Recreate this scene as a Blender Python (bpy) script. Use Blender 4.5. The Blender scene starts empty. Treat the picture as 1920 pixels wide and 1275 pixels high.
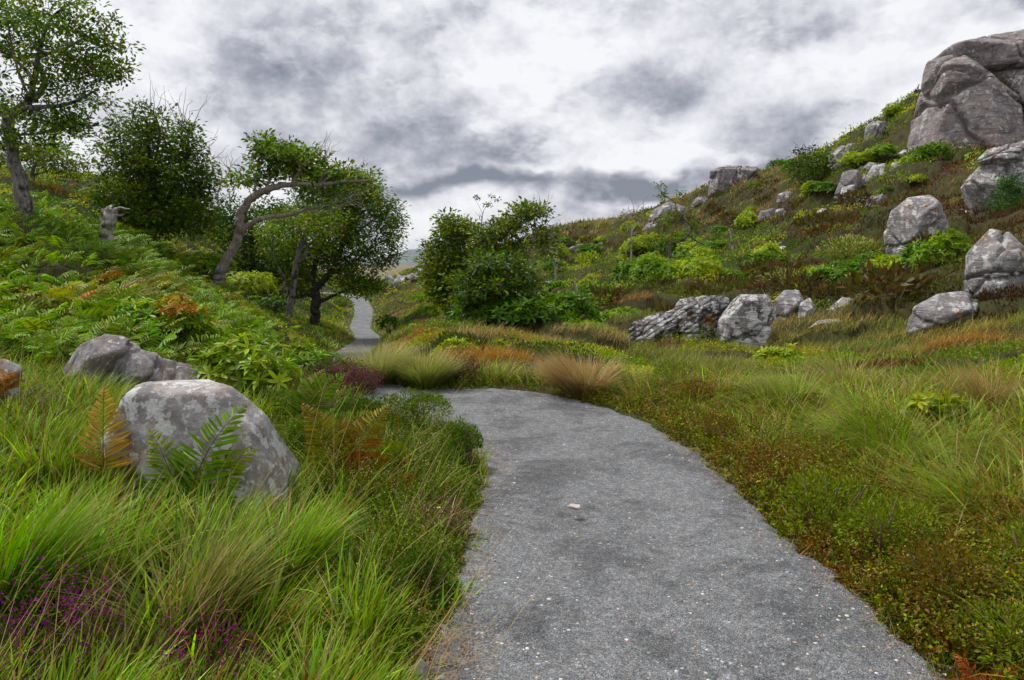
import bpy, bmesh, math
import numpy as np
rng = np.random.default_rng(7)
R = math.radians
F = 1400.0; CZ = 1.6; PITCH = math.atan(157/1400)
CP, SP = math.cos(PITCH), math.sin(PITCH)
sc = bpy.context.scene
COL = sc.collection

# ------------------------------------------------------------------ helpers
def P(px, py, Y):
    "world point that lies Y metres ahead in the direction of the photograph's pixel"
    a = (px-960)/F; b = (637.5-py)/F
    dy = CP + b*SP; dz = -SP + b*CP
    return np.array([a/dy*Y, Y, CZ + dz/dy*Y])
def proj(X, Y, Z):
    dep = Y*CP-(Z-CZ)*SP; up = Y*SP+(Z-CZ)*CP
    dep = np.maximum(dep, .05)
    return 960+F*X/dep, 637.5-F*up/dep
def h2(ix, iy, s):
    a = (ix.astype(np.int64)*374761393 + iy.astype(np.int64)*668265263 + s*1442695041) & 0xffffffff
    a = ((a ^ (a >> 13))*1274126177) & 0xffffffff
    a = a ^ (a >> 16)
    return (a & 0xffffff)/float(0xffffff)
def n3(p, s=0):
    p = np.asarray(p, float); i = np.floor(p).astype(np.int64); f = p-i; f = f*f*(3-2*f)
    r = 0
    for dx in (0, 1):
        wx = f[:, 0] if dx else 1-f[:, 0]
        for dy in (0, 1):
            wy = f[:, 1] if dy else 1-f[:, 1]
            for dz in (0, 1):
                wz = f[:, 2] if dz else 1-f[:, 2]
                r = r + wx*wy*wz*h2(i[:, 0]+dx+(i[:, 2]+dz)*7919, i[:, 1]+dy, s)
    return r
def fbm3(p, o=4, s=0):
    r = 0; a = .5; q = np.array(p, float)
    for k in range(o):
        r = r+a*n3(q, s+k); q = q*2.03+11.3; a *= .5
    return r/(1-.5**o)
def n2(X, Y, f, s=0, o=3):
    X = np.ravel(X); Y = np.ravel(Y)
    r = 0; a = .5
    for k in range(o):
        x = X*f+17.3*k; y = Y*f+5.1*k; ix = np.floor(x); iy = np.floor(y); fx = x-ix; fy = y-iy
        fx = fx*fx*(3-2*fx); fy = fy*fy*(3-2*fy); ix = ix.astype(np.int64); iy = iy.astype(np.int64)
        r = r+a*((h2(ix, iy, s+k)*(1-fx)+h2(ix+1, iy, s+k)*fx)*(1-fy)+(h2(ix, iy+1, s+k)*(1-fx)+h2(ix+1, iy+1, s+k)*fx)*fy)
        f *= 2.07; a *= .5
    return r/(1-.5**o)
def sst(a, b, x):
    t = np.clip((x-a)/(b-a), 0, 1); return t*t*(3-2*t)
def unit(v): return v/np.maximum(np.linalg.norm(v, axis=-1, keepdims=True), 1e-9)
def tri(a):
    "normally distributed unit vectors"
    return unit(rng.normal(size=(a, 3)))
def lin(r, g, b):
    f = lambda c: (c/255/12.92 if c/255 < .04045 else ((c/255+.055)/1.055)**2.4)
    return np.array([f(r), f(g), f(b)])

# ------------------------------------------------------------------ terrain
# path height along Y
PY = np.array([-30, 9.2, 11.5, 15, 20, 26, 32, 42, 52, 66, 78, 100, 140.])
PZ = np.array([0, 0, -.25, -.85, -1.42, -1.75, -2.0, -2.4, -2.5, -2.25, -2.15, -3.2, -5.])
def zpath(Y): return np.interp(Y, PY, PZ)
def flat(px, py): # pixel on the plane z=0
    a = P(px, py, 1.0); k = -CZ/(a[2]-CZ); return (a[0]*k, k)
edgeR = [(1.72, -30), (1.72, -12), (1.72, -5), (1.72, -2), (1.72, -.3), (1.72, 1.0)]+[flat(*q) for q in ((1775, 1275), (1640, 1140), (1465, 1000), (1385, 920), (1312, 850), (1215, 795), (1110, 757), (1030, 739), (960, 731), (880, 728), (790, 730))]+\
        [(-1.75, 9.5), (-2.35, 10.6), (-2.6, 12.5), (-3.0, 15), (-4.05, 20), (-4.75, 25), (-5.2, 29), (-5.6, 32), (-6.5, 36), (-8.0, 42), (-9.55, 51), (-10.4, 56), (-12.5, 65), (-15.2, 73), (-19, 78.5), (-26, 84), (-40, 92)]
edgeL = [(-.55, -30), (-.55, -12), (-.55, -5), (-.52, -2), (-.5, -.3), (-.5, 1.0)]+[flat(*q) for q in ((790, 1275), (845, 1140), (882, 1000), (905, 920), (905, 860), (880, 815))]+\
        [(-.9, 7.0), (-1.7, 7.6), (-2.6, 8.6), (-3.6, 10.4), (-4.2, 12.5), (-4.7, 15), (-5.2, 20), (-6.1, 25), (-6.5, 29), (-6.8, 32), (-7.75, 36), (-9.2, 42), (-10.85, 51), (-11.85, 56), (-13.9, 65), (-16.8, 73.6), (-20, 77), (-27, 81.5), (-41, 89)]
POLY = np.array(edgeR+edgeL[::-1])
def sdf(X, Y):
    "signed distance to the path's outline, positive outside"
    X = np.ravel(X); Y = np.ravel(Y); out = np.empty(len(X))
    A = POLY; B = np.roll(POLY, -1, 0); E = B-A; L2 = (E**2).sum(1)
    for s in range(0, len(X), 40000):
        x = X[s:s+40000, None]; y = Y[s:s+40000, None]
        t = np.clip(((x-A[:, 0])*E[:, 0]+(y-A[:, 1])*E[:, 1])/L2, 0, 1)
        d = np.sqrt(((x-A[:, 0]-t*E[:, 0])**2+(y-A[:, 1]-t*E[:, 1])**2).min(1))
        c = ((A[:, 1] > y) != (B[:, 1] > y)) & (x < E[:, 0]*(y-A[:, 1])/np.where(E[:, 1] == 0, 1e-9, E[:, 1])+A[:, 0])
        out[s:s+40000] = np.where(c.sum(1) % 2 == 1, -d, d)
    return out+((n2(X, Y, 1.7, 201, 3)-.5)*.05+(n2(X, Y, 9., 205, 3)-.5)*.13)*np.clip(1.2-np.abs(out), 0, 1)*np.clip(Y-1., 0, 1)
ctl = []
for px, py, Y in [(0,770,5.5),(250,730,7.5),(600,735,7.8),(0,640,8.5),(100,600,9.5),(300,600,11),(420,650,12),(560,690,12),
    (0,500,12),(0,425,15),(50,405,15),(200,458,17),(290,460,22),(405,530,22),(400,575,17),(540,602,28),(500,640,20),(590,612,34),
    (620,640,27),(0,345,26),(110,340,32),(190,350,34),(330,400,40),(450,445,60),(550,485,80),(0,375,60),(150,400,70),(0,400,110),(300,440,110),(600,505,160),
    (560,560,75),(640,575,58),(630,612,42),(480,580,34),
    (900,722,9.4),(900,640,15),(900,610,22),(740,642,24),(760,600,34),(1000,602,22),(830,565,40),(740,565,56),(700,548,70),
    (640,548,90),(760,512,74),(810,500,76),(700,530,150),(700,516,300),(700,506,600),(700,500,1500),(700,500,4500),
    (450,510,300),(950,510,300),(450,500,1500),(950,500,1500),(450,500,4500),(950,500,4500),(810,522,120),
    (1150,642,16),(1400,642,16),(1300,700,10.5),(1500,700,10),(1900,700,8.2),(1900,900,5),(1500,850,6),(1650,630,13.5),(1900,560,14),(1900,625,10.5),
    (1900,400,27),(1700,490,24),(1500,560,22),(1300,545,28),(1150,565,30),(1050,585,28),(1050,525,48),(1200,485,48),(1400,440,48),(1550,400,42),
    (1700,350,40),(1850,295,42),(1900,270,46),(1720,268,48),(1700,208,62),(1640,243,64),(1560,288,68),(1480,318,72),(1330,362,80),(1250,396,86),(1170,418,98),(1040,432,115),
    (1000,450,110),(1900,110,66),(1800,135,64),(950,475,90)]:
    ctl.append(P(px, py, Y))
for px, py, Y, m, dz in [(1700,208,62,1.7,0),(1560,288,68,1.7,-1),(1480,318,72,1.7,-2),(1330,362,80,1.7,-2),(1170,418,98,1.7,-3),(1040,432,115,1.7,-4),(1900,110,66,1.8,2),
                         (1560,288,68,5,-8),(1900,110,66,5,0),(1170,418,98,5,-10)]:
    q = P(px, py, Y); ctl.append(np.array([q[0]*m, q[1]*m, q[2]+dz]))
for w in [(0,-5,.0),(0,-20,0),(0,-100,0),(-8,-8,.8),(8,-8,.3),(-3.2,2.6,.18),(-1.7,3,.06),(-2.1,4.6,.12),(-1.0,5,.03),(-1.6,6.2,.08),(2.6,2.6,.06),(4,3.5,.15),(2.6,5,.0),
          (-6,3,.8),(-12,6,2.4),(-25,12,4),(-60,30,5.5),(-300,150,2),(-2000,1500,-20),(7,4,.4),(14,8,1.6),(30,16,6),(60,36,15),(300,200,18),(2000,1500,-10),(0,.5,0),(.5,2,0),(-.9,1,.02),(-2.5,.6,.12),(2.4,.6,.05)]:
    ctl.append(np.array(w, float))
ctl = np.array(ctl)
def pk(X, Y):
    r = np.hypot(X, Y); return np.stack([np.arctan2(X, Y)*2.2, np.log(r+.6)], -1)
CK = pk(ctl[:, 0], ctl[:, 1]); C2 = .03
D = np.sqrt(((CK[:, None]-CK[None])**2).sum(-1)+C2)
nC = len(CK); M = np.zeros((nC+1, nC+1)); M[:nC, :nC] = -D; M[:nC, :nC] += np.eye(nC)*.004; M[:nC, nC] = 1; M[nC, :nC] = 1
WT = np.linalg.solve(M, np.append(ctl[:, 2], 0))
def zbase(X, Y):
    X = np.ravel(X); Y = np.ravel(Y); out = np.empty(len(X)); k = pk(X, Y)
    for s in range(0, len(X), 40000):
        q = k[s:s+40000]
        d = np.sqrt((q[:, None, 0]-CK[:, 0])**2+(q[:, None, 1]-CK[:, 1])**2+C2)
        out[s:s+40000] = -d@WT[:nC]+WT[nC]
    return out
def cover(X, Y, S):
    "mean depth of the vegetation that hides the soil"
    r = np.hypot(X, Y); return .36*sst(7, 12.5, r)*sst(.5, 3., S)*sst(300, 120, r)
def zg(X, Y, S=None):
    "soil height"
    X = np.ravel(np.asarray(X, float)); Y = np.ravel(np.asarray(Y, float)); r = np.hypot(X, Y)
    if S is None: S = sdf(X, Y)
    z = zbase(X, Y)-cover(X, Y, S)
    z = z+(n2(X, Y, .9, 3, 3)-.5)*.10*np.clip(r/6, .2, 1)+(n2(X, Y, .16, 9, 4)-.5)*np.clip((r-8)/60, 0, 1)*2.2+(n2(X, Y, .45, 29, 3)-.5)*np.clip((r-9)/25, 0, 1)*.9*(X > -1)+(n2(X, Y, .004, 19, 5)-.5)*np.clip((r-200)/800, 0, 1)*14
    k = sst(-.02, .35+.03*np.clip(r-10, 0, 30), S)
    return zpath(Y)*(1-k)-.035*(1-sst(-.10, .03, S))+z*k+.02*sst(0, .2, S)*(1-k)
def cells(X, Y, cs, seed):
    "jittered cells: distance to nearest centre (in cells), its ids"
    X = np.ravel(X); Y = np.ravel(Y)
    gx = np.floor(X/cs).astype(np.int64); gy = np.floor(Y/cs).astype(np.int64)
    best = np.full(len(X), 9.); bi = np.zeros(len(X), np.int64); bj = bi.copy(); bx = np.zeros(len(X)); by = bx.copy()
    for i in (-1, 0, 1):
        for j in (-1, 0, 1):
            cx = (gx+i+.15+.7*h2(gx+i, gy+j, seed))*cs; cy = (gy+j+.15+.7*h2(gx+i, gy+j, seed+1))*cs
            rr = .55+.9*h2(gx+i, gy+j, seed+2)
            d = np.hypot(X-cx, Y-cy)/cs/rr
            m = d < best; best[m] = d[m]; bi[m] = (gx+i)[m]; bj[m] = (gy+j)[m]; bx[m] = cx[m]; by[m] = cy[m]
    return best, bi, bj, bx, by
def canopy(X, Y, S=None):
    "height of low scrub above the soil on the slopes, with the cell it belongs to"
    r = np.hypot(X, Y)
    if S is None: S = sdf(X, Y)
    wx = X+(n2(X, Y, 1.3, 31)-.5)*.5; wy = Y+(n2(X, Y, 1.3, 37)-.5)*.5
    d, i, j, cx, cy = cells(wx, wy, 1.15, 41)
    h = np.sqrt(np.clip(1-(d*1.05)**2, 0, 1))*(.12+.55*h2(i, j, 47)**1.5)
    d2_, i2, j2, _, _ = cells(wx, wy, .45, 51)
    h = h+np.sqrt(np.clip(1-d2_**2, 0, 1))*.12
    d3, i3, j3, _, _ = cells(wx, wy, 2.6, 55)
    h = h+np.sqrt(np.clip(1-(d3*1.15)**2, 0, 1))*np.maximum(0, h2(i3, j3, 57)-.45)*1.5*sst(14, 22, r)*sst(-2, 3, X)*sst(2, 5, S)
    return h*sst(.1, 1.6, S)*sst(7.5, 13, r)*sst(260, 120, r), i, j, cx, cy
def hit(px, py, y0=2.0, y1=400.):
    Y = np.geomspace(y0, y1, 900); a = P(px, py, 1.0)
    X = a[0]*Y; Z = CZ+(a[2]-CZ)*Y; S = sdf(X, Y); g = zg(X, Y, S); g2 = g+cover(X, Y, S)
    k = np.argmax(Z < g2)
    if not (Z < g2).any(): k = np.argmin(Z-g2)
    return np.array([X[k], Y[k], g[k]])

# ------------------------------------------------------------------ mesh accumulators
class Acc:
    def __init__(s): s.V = []; s.T = []; s.C = []; s.n = 0
    def add(s, V, T, C):
        if len(V) == 0: return
        s.V.append(np.asarray(V, np.float32)); s.T.append(np.asarray(T, np.int64)+s.n)
        C = np.asarray(C, np.float32)
        if C.ndim == 1: C = np.broadcast_to(C, (len(V), 3))
        s.C.append(C); s.n += len(V)
    def build(s, name, mat, parent=None, origin=(0, 0, 0), smooth=False):
        V = np.concatenate(s.V)-np.asarray(origin, np.float32); T = np.concatenate(s.T).astype(np.int32); C = np.concatenate(s.C)
        me = bpy.data.meshes.new(name); me.vertices.add(len(V)); me.vertices.foreach_set('co', V.ravel())
        me.loops.add(3*len(T)); me.polygons.add(len(T))
        me.loops.foreach_set('vertex_index', T.ravel()); me.polygons.foreach_set('loop_start', np.arange(0, 3*len(T), 3, dtype=np.int32))
        if smooth: me.polygons.foreach_set('use_smooth', np.ones(len(T), bool))
        me.update(calc_edges=True)
        at = me.attributes.new('Col', 'FLOAT_COLOR', 'POINT')
        at.data.foreach_set('color', np.hstack([C, np.ones((len(C), 1))]).astype(np.float32).ravel())
        me.materials.append(mat)
        o = bpy.data.objects.new(name, me); COL.objects.link(o)
        if parent is not None: o.parent = parent
        else: o.location = origin
        return o
def leaves(acc, pos, d, hint, L, W, col, tip=None, fold=.12, shape=4, droop=.0):
    n = len(pos)
    if n == 0: return
    d = unit(d); side = unit(np.cross(d, hint)); up = np.cross(side, d)
    L = np.broadcast_to(np.asarray(L, float), (n,))[:, None]; W = np.broadcast_to(np.asarray(W, float), (n,))[:, None]
    f = fold*W
    if shape == 4:
        V = np.stack([pos, pos+d*L*.45+side*W*.5+up*f, pos+d*L-up*L*droop, pos+d*L*.45-side*W*.5+up*f], 1)
        T = np.array([[0, 1, 2], [0, 2, 3]])
    else:
        V = np.stack([pos, pos+d*L*.32+side*W*.42+up*f, pos+d*L*.70+side*W*.46+up*f-up*L*droop*.4, pos+d*L-up*L*droop,
                      pos+d*L*.70-side*W*.46+up*f-up*L*droop*.4, pos+d*L*.32-side*W*.42+up*f], 1)
        T = np.array([[0, 1, 2], [0, 2, 3], [0, 3, 4], [0, 4, 5]])
    k = V.shape[1]
    TT = (np.arange(n)[:, None, None]*k+T[None]).reshape(-1, 3)
    C = np.repeat(np.broadcast_to(col, (n, 3))[:, None], k, 1).copy()
    if tip is not None: C[:, k//2] = tip
    acc.add(V.reshape(-1, 3), TT, C.reshape(-1, 3))
def blades(acc, pos, az, L, W, lean, bend, c0, c1, segs=4, tw=None):
    n = len(pos)
    if n == 0: return
    L = np.broadcast_to(L, (n,)).astype(float); W = np.broadcast_to(W, (n,)).astype(float)
    hx = np.sin(az); hy = np.cos(az)
    sa = az+np.pi/2+(rng.normal(size=n)*.5 if tw is None else tw)
    side = np.stack([np.sin(sa), np.cos(sa), np.zeros(n)], 1)
    p = pos.astype(float).copy(); V = []; C = []
    for k in range(segs+1):
        t = k/segs
        w = W*(1-t**1.6)*.5*(.75+.5*t)
        c = c0*(1-t**1.4)+c1*t**1.4
        if k < segs:
            V += [p-side*w[:, None], p+side*w[:, None]]; C += [c, c]
        else:
            V += [p]; C += [c]
        a = lean+bend*(t+.5/segs); st = (L/segs)[:, None]
        p = p+st*np.stack([np.sin(a)*hx, np.sin(a)*hy, np.cos(a)], 1)
    k = 2*segs+1; V = np.stack(V, 1); C = np.stack(C, 1); T = []
    for s in range(segs-1):
        a = 2*s; T += [[a, a+1, a+3], [a, a+3, a+2]]
    a = 2*(segs-1); T += [[a, a+1, a+2]]
    acc.add(V.reshape(-1, 3), (np.arange(n)[:, None, None]*k+np.array(T)[None]).reshape(-1, 3), C.reshape(-1, 3))
def tube(acc, pts, rad, col, sides=6, rough=0.):
    pts = np.asarray(pts, float); n = len(pts); rad = np.asarray(rad, float)
    t = unit(np.gradient(pts, axis=0)); u = np.cross(t[0], [.31, .77, .2]); u /= np.linalg.norm(u)
    U = [];
    for k in range(n):
        u = u-t[k]*np.dot(u, t[k]); u /= max(np.linalg.norm(u), 1e-6); U.append(u)
    U = np.array(U); B = np.cross(t, U); a = np.linspace(0, 2*np.pi, sides, endpoint=False)
    ring = np.cos(a)[None, :, None]*U[:, None]+np.sin(a)[None, :, None]*B[:, None]
    rr = np.repeat(rad[:, None], sides, 1)
    if rough:
        q = (pts[:, None]+ring*rad[:, None, None]).reshape(-1, 3)
        s = 1.2/max(rad.max(), .02)
        rr = rr*(1+rough*(fbm3(q*[s, s, s*.35], 3, 5)-.5).reshape(n, sides)*2)
    V = (pts[:, None]+ring*rr[..., None]).reshape(-1, 3)
    V = np.vstack([V, pts[-1:]+t[-1:]*rad[-1]*.5]); T = []
    i = np.arange(sides); j = (i+1) % sides
    for k in range(n-1):
        b = k*sides; T.append(np.stack([b+i, b+j, b+sides+j], 1)); T.append(np.stack([b+i, b+sides+j, b+sides+i], 1))
    b = (n-1)*sides; T.append(np.stack([b+i, b+j, np.full(sides, n*sides)], 1))
    acc.add(V, np.concatenate(T), col)
def smooth_line(q, per=5):
    "Catmull-Rom through the rows of q"
    q = np.asarray(q, float)
    if len(q) < 3:
        t = np.linspace(0, 1, per+1)[:, None]; return q[0]*(1-t)+q[-1]*t
    e = np.vstack([2*q[0]-q[1], q, 2*q[-1]-q[-2]]); out = []
    for k in range(1, len(e)-2):
        for t in np.linspace(0, 1, per, endpoint=False):
            a, b, c, d = e[k-1], e[k], e[k+1], e[k+2]
            out.append(.5*((2*b)+(-a+c)*t+(2*a-5*b+4*c-d)*t*t+(-a+3*b-3*c+d)*t**3))
    out.append(q[-1]); return np.array(out)
def tag(o, label=None, cat=None, group=None, kind=None):
    if label: o['label'] = label
    if cat: o['category'] = cat
    if group: o['group'] = group
    if kind: o['kind'] = kind
    return o
def empty(name, loc, label, cat, group=None):
    o = bpy.data.objects.new(name, None); COL.objects.link(o); o.location = [float(v) for v in loc]; o.empty_display_size = .2
    return tag(o, label, cat, group)

# ------------------------------------------------------------------ materials
def newmat(name):
    m = bpy.data.materials.new(name); m.use_nodes = True; nt = m.node_tree; nt.nodes.clear()
    return m, nt.nodes, nt.links
def node(N, t, **k):
    n = N.new(t)
    for a, b in k.items():
        if a in n.inputs: n.inputs[a].default_value = b
        else: setattr(n, a, b)
    return n
def ramp(N, stops, interp='LINEAR'):
    n = N.new('ShaderNodeValToRGB'); n.color_ramp.interpolation = interp; e = n.color_ramp.elements
    while len(e) < len(stops): e.new(.5)
    for k, (p, c) in enumerate(stops):
        e[k].position = p; e[k].color = (c, c, c, 1) if np.isscalar(c) else (*c, 1)
    return n
def mixc(N, Lk, a, b, f, mode='MIX'):
    m = N.new('ShaderNodeMix'); m.data_type = 'RGBA'; m.blend_type = mode
    for s, v in ((m.inputs[0], f), (m.inputs[6], a), (m.inputs[7], b)):
        if hasattr(v, 'is_output'): Lk.new(v, s)
        elif np.isscalar(v): s.default_value = v
        else: s.default_value = (*v, 1)
    return m.outputs[2]
def mathn(N, Lk, op, a, b=None, clamp=False):
    m = N.new('ShaderNodeMath'); m.operation = op; m.use_clamp = clamp
    for s, v in ((m.inputs[0], a), (m.inputs[1], b)):
        if v is None: continue
        if hasattr(v, 'is_output'): Lk.new(v, s)
        else: s.default_value = v
    return m.outputs[0]
def foliage_mat(name, trans=.3, rough=.5, spec=.2, sat=1.22, val=.93):
    m, N, Lk = newmat(name)
    a = node(N, 'ShaderNodeAttribute', attribute_name='Col')
    geo = N.new('ShaderNodeNewGeometry')
    no = node(N, 'ShaderNodeTexNoise', Scale=9., Detail=2.); Lk.new(geo.outputs['Position'], no.inputs['Vector'])
    v = node(N, 'ShaderNodeMapRange'); v.inputs['To Min'].default_value = .75*val; v.inputs['To Max'].default_value = 1.25*val
    Lk.new(no.outputs[0], v.inputs['Value'])
    hs = node(N, 'ShaderNodeHueSaturation', Saturation=sat); Lk.new(a.outputs['Color'], hs.inputs['Color']); Lk.new(v.outputs[0], hs.inputs['Value'])
    p = node(N, 'ShaderNodeBsdfPrincipled', Roughness=rough); p.inputs['Specular IOR Level'].default_value = spec
    t = N.new('ShaderNodeBsdfTranslucent'); Lk.new(hs.outputs[0], p.inputs['Base Color']); Lk.new(hs.outputs[0], t.inputs['Color'])
    mx = N.new('ShaderNodeMixShader'); mx.inputs[0].default_value = trans
    Lk.new(p.outputs[0], mx.inputs[1]); Lk.new(t.outputs[0], mx.inputs[2])
    o = N.new('ShaderNodeOutputMaterial'); Lk.new(mx.outputs[0], o.inputs[0]); return m
M_leaf = foliage_mat('leaf', .36, .5, .25)
M_grass = foliage_mat('grass', .35, .5, .3)
M_heath = foliage_mat('heather', .2, .8, .1, 1.05)
M_petal = foliage_mat('petal', .35, .7, .1)
def bark_mat(name, c0, c1, c2, patch=.5):
    m, N, Lk = newmat(name)
    geo = N.new('ShaderNodeNewGeometry'); mp = node(N, 'ShaderNodeMapping'); mp.inputs['Scale'].default_value = (1, 1, .3)
    Lk.new(geo.outputs['Position'], mp.inputs[0])
    n1 = node(N, 'ShaderNodeTexNoise', Scale=22., Detail=6., Roughness=.65); Lk.new(mp.outputs[0], n1.inputs['Vector'])
    n2_ = node(N, 'ShaderNodeTexNoise', Scale=5., Detail=4.); Lk.new(geo.outputs['Position'], n2_.inputs['Vector'])
    r1 = ramp(N, [(.35, c0), (.65, c1)]); Lk.new(n1.outputs[0], r1.inputs[0])
    r2 = ramp(N, [(patch-.03, 0.), (patch+.05, 1.)]); Lk.new(n2_.outputs[0], r2.inputs[0])
    c = mixc(N, Lk, r1.outputs[0], c2, r2.outputs[0])
    p = node(N, 'ShaderNodeBsdfPrincipled', Roughness=.9); Lk.new(c, p.inputs['Base Color'])
    b = node(N, 'ShaderNodeBump', Strength=.9, Distance=.03); Lk.new(n1.outputs[0], b.inputs['Height']); Lk.new(b.outputs[0], p.inputs['Normal'])
    o = N.new('ShaderNodeOutputMaterial'); Lk.new(p.outputs[0], o.inputs[0]); return m
M_bark = bark_mat('bark', (.07, .06, .055), (.27, .25, .24), (.035, .033, .03), .56)
M_barkdark = bark_mat('dark_bark', (.03, .027, .022), (.10, .09, .08), (.02, .02, .016), .56)
M_barkpale = bark_mat('pale_bark', (.22, .20, .18), (.55, .51, .48), (.10, .085, .07), .62)
M_barkbrown = bark_mat('brown_bark', (.07, .055, .045), (.22, .18, .15), (.28, .26, .25), .62)
def rock_mat(name, lichen=.5, orange=0., tone=1., strata=0., dark=.3, warm=(.36, .335, .34), angle=0., bumpd=.03, scale=1.):
    m, N, Lk = newmat(name)
    tc = N.new('ShaderNodeTexCoord'); v = tc.outputs['Object']
    mp = node(N, 'ShaderNodeMapping'); mp.inputs['Scale'].default_value = (scale,)*3; Lk.new(v, mp.inputs[0]); v = mp.outputs[0]
    def noise(s, d=6., r=.6, dis=0.):
        n = node(N, 'ShaderNodeTexNoise', Scale=s, Detail=d, Roughness=r, Distortion=dis); Lk.new(v, n.inputs['Vector']); return n.outputs[0]
    big = noise(1.6); mid = noise(7., 8., .68); fine = noise(45., 6., .7)
    w = np.array(warm)*tone
    base = ramp(N, [(.28, tuple(w*.35)), (.45, tuple(w*.75)), (.62, tuple(w*1.1)), (.8, tuple(w*1.35))])
    s = mathn(N, Lk, 'ADD', mathn(N, Lk, 'MULTIPLY', mid, .55), mathn(N, Lk, 'MULTIPLY', fine, .45)); Lk.new(s, base.inputs[0])
    c = base.outputs[0]
    dk = ramp(N, [(.50-.1*dark, 0.), (.64-.1*dark, 1.)]); Lk.new(noise(3.1, 9., .7, .6), dk.inputs[0])
    c = mixc(N, Lk, c, tuple(w*.22), mathn(N, Lk, 'MULTIPLY', dk.outputs[0], dark*1.5, True))
    wn = ramp(N, [(.45, 0.), (.62, 1.)]); Lk.new(noise(4.3, 5., .5, 1.), wn.inputs[0])
    c = mixc(N, Lk, c, (.24*tone, .155*tone, .10*tone), mathn(N, Lk, 'MULTIPLY', wn.outputs[0], .30))
    # pale lichen crusts with crisp edges
    th = .66-.2*lichen
    li = ramp(N, [(th, 0.), (th+.018, 1.)]); Lk.new(noise(5.2, 7., .58, .35), li.inputs[0])
    lc = ramp(N, [(.4, (.45, .46, .46)), (.65, (.78, .78, .76))]); Lk.new(fine, lc.inputs[0])
    c = mixc(N, Lk, c, lc.outputs[0], mathn(N, Lk, 'MULTIPLY', li.outputs[0], .85))
    li2 = ramp(N, [(.60, 0.), (.615, 1.)]); Lk.new(noise(14., 3., .5, .2), li2.inputs[0])
    c = mixc(N, Lk, c, (.55, .56, .55), mathn(N, Lk, 'MULTIPLY', li2.outputs[0], .3+.5*lichen))
    if orange:
        og = ramp(N, [(.62-.2*orange, 0.), (.66-.2*orange, 1.)]); Lk.new(noise(2.7, 6., .6, .4), og.inputs[0])
        oc = ramp(N, [(.35, (.09, .03, .006)), (.6, (.42, .17, .015)), (.75, (.5, .27, .04))]); Lk.new(noise(30., 4.), oc.inputs[0])
        c = mixc(N, Lk, c, oc.outputs[0], og.outputs[0])
    hgt = mathn(N, Lk, 'ADD', mathn(N, Lk, 'MULTIPLY', mid, .8), mathn(N, Lk, 'MULTIPLY', fine, .35))
    if strata:
        m2 = node(N, 'ShaderNodeMapping'); m2.inputs['Rotation'].default_value = (0, angle, 0); m2.inputs['Scale'].default_value = (.35, .6, 3.2); Lk.new(v, m2.inputs[0])
        sn = node(N, 'ShaderNodeTexNoise', Scale=4.5, Detail=5., Roughness=.55, Distortion=.5); Lk.new(m2.outputs[0], sn.inputs['Vector'])
        sr = ramp(N, [(.40, 0.), (.47, 1.)]); Lk.new(sn.outputs[0], sr.inputs[0])
        hgt = mathn(N, Lk, 'ADD', hgt, mathn(N, Lk, 'MULTIPLY', sr.outputs[0], strata*1.4))
    p = node(N, 'ShaderNodeBsdfPrincipled', Roughness=.85); p.inputs['Specular IOR Level'].default_value = .25; Lk.new(c, p.inputs['Base Color'])
    b = node(N, 'ShaderNodeBump', Strength=.9, Distance=bumpd); Lk.new(hgt, b.inputs['Height']); Lk.new(b.outputs[0], p.inputs['Normal'])
    o = N.new('ShaderNodeOutputMaterial'); Lk.new(p.outputs[0], o.inputs[0]); return m

# ------------------------------------------------------------------ camera, light, sky
cam = bpy.data.cameras.new('camera'); cam.lens = F/1920*36; cam.sensor_width = 36; cam.clip_start = .05; cam.clip_end = 20000
co = bpy.data.objects.new('camera', cam); COL.objects.link(co); co.location = (0, 0, CZ); co.rotation_euler = (math.pi/2-PITCH, 0, 0); sc.camera = co
SUN_EL, SUN_AZ = 58, -50   # high, ahead and to the left of the view
sun = bpy.data.lights.new('sun', 'SUN'); sun.energy = 3.4; sun.angle = R(10); sun.color = (1, .96, .9)
so = bpy.data.objects.new('sun', sun); COL.objects.link(so); so.location = (0, 0, 30)
so.rotation_euler = (R(90-SUN_EL), 0, R(180-SUN_AZ))
wd = bpy.data.worlds.new('World'); sc.world = wd; wd.use_nodes = True; N = wd.node_tree.nodes; Lk = wd.node_tree.links; N.clear()
sky = node(N, 'ShaderNodeTexSky', sky_type='NISHITA', sun_disc=False, sun_elevation=R(SUN_EL), sun_rotation=R(SUN_AZ))
tc = N.new('ShaderNodeTexCoord'); sx = N.new('ShaderNodeSeparateXYZ'); Lk.new(tc.outputs['Generated'], sx.inputs[0])
az = mathn(N, Lk, 'ARCTAN2', sx.outputs[0], sx.outputs[1]); el = mathn(N, Lk, 'ARCSINE', sx.outputs[2])
# clouds lie on a sheet: divide by the elevation so that they flatten towards the horizon
zc = mathn(N, Lk, 'ADD', mathn(N, Lk, 'MAXIMUM', sx.outputs[2], 0.), .30)
cx = N.new('ShaderNodeCombineXYZ'); Lk.new(mathn(N, Lk, 'DIVIDE', sx.outputs[0], zc), cx.inputs[0]); Lk.new(mathn(N, Lk, 'DIVIDE', sx.outputs[1], zc), cx.inputs[1])
nA = node(N, 'ShaderNodeTexNoise', Scale=1.3, Detail=8., Roughness=.5); Lk.new(cx.outputs[0], nA.inputs['Vector'])
cy = N.new('ShaderNodeCombineXYZ'); Lk.new(az, cy.inputs[0]); Lk.new(mathn(N, Lk, 'MULTIPLY', el, 1.35), cy.inputs[1]); cy.inputs[2].default_value = 3.1
nB = node(N, 'ShaderNodeTexNoise', Scale=4.8, Detail=12., Roughness=.60); Lk.new(cy.outputs[0], nB.inputs['Vector'])
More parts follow.
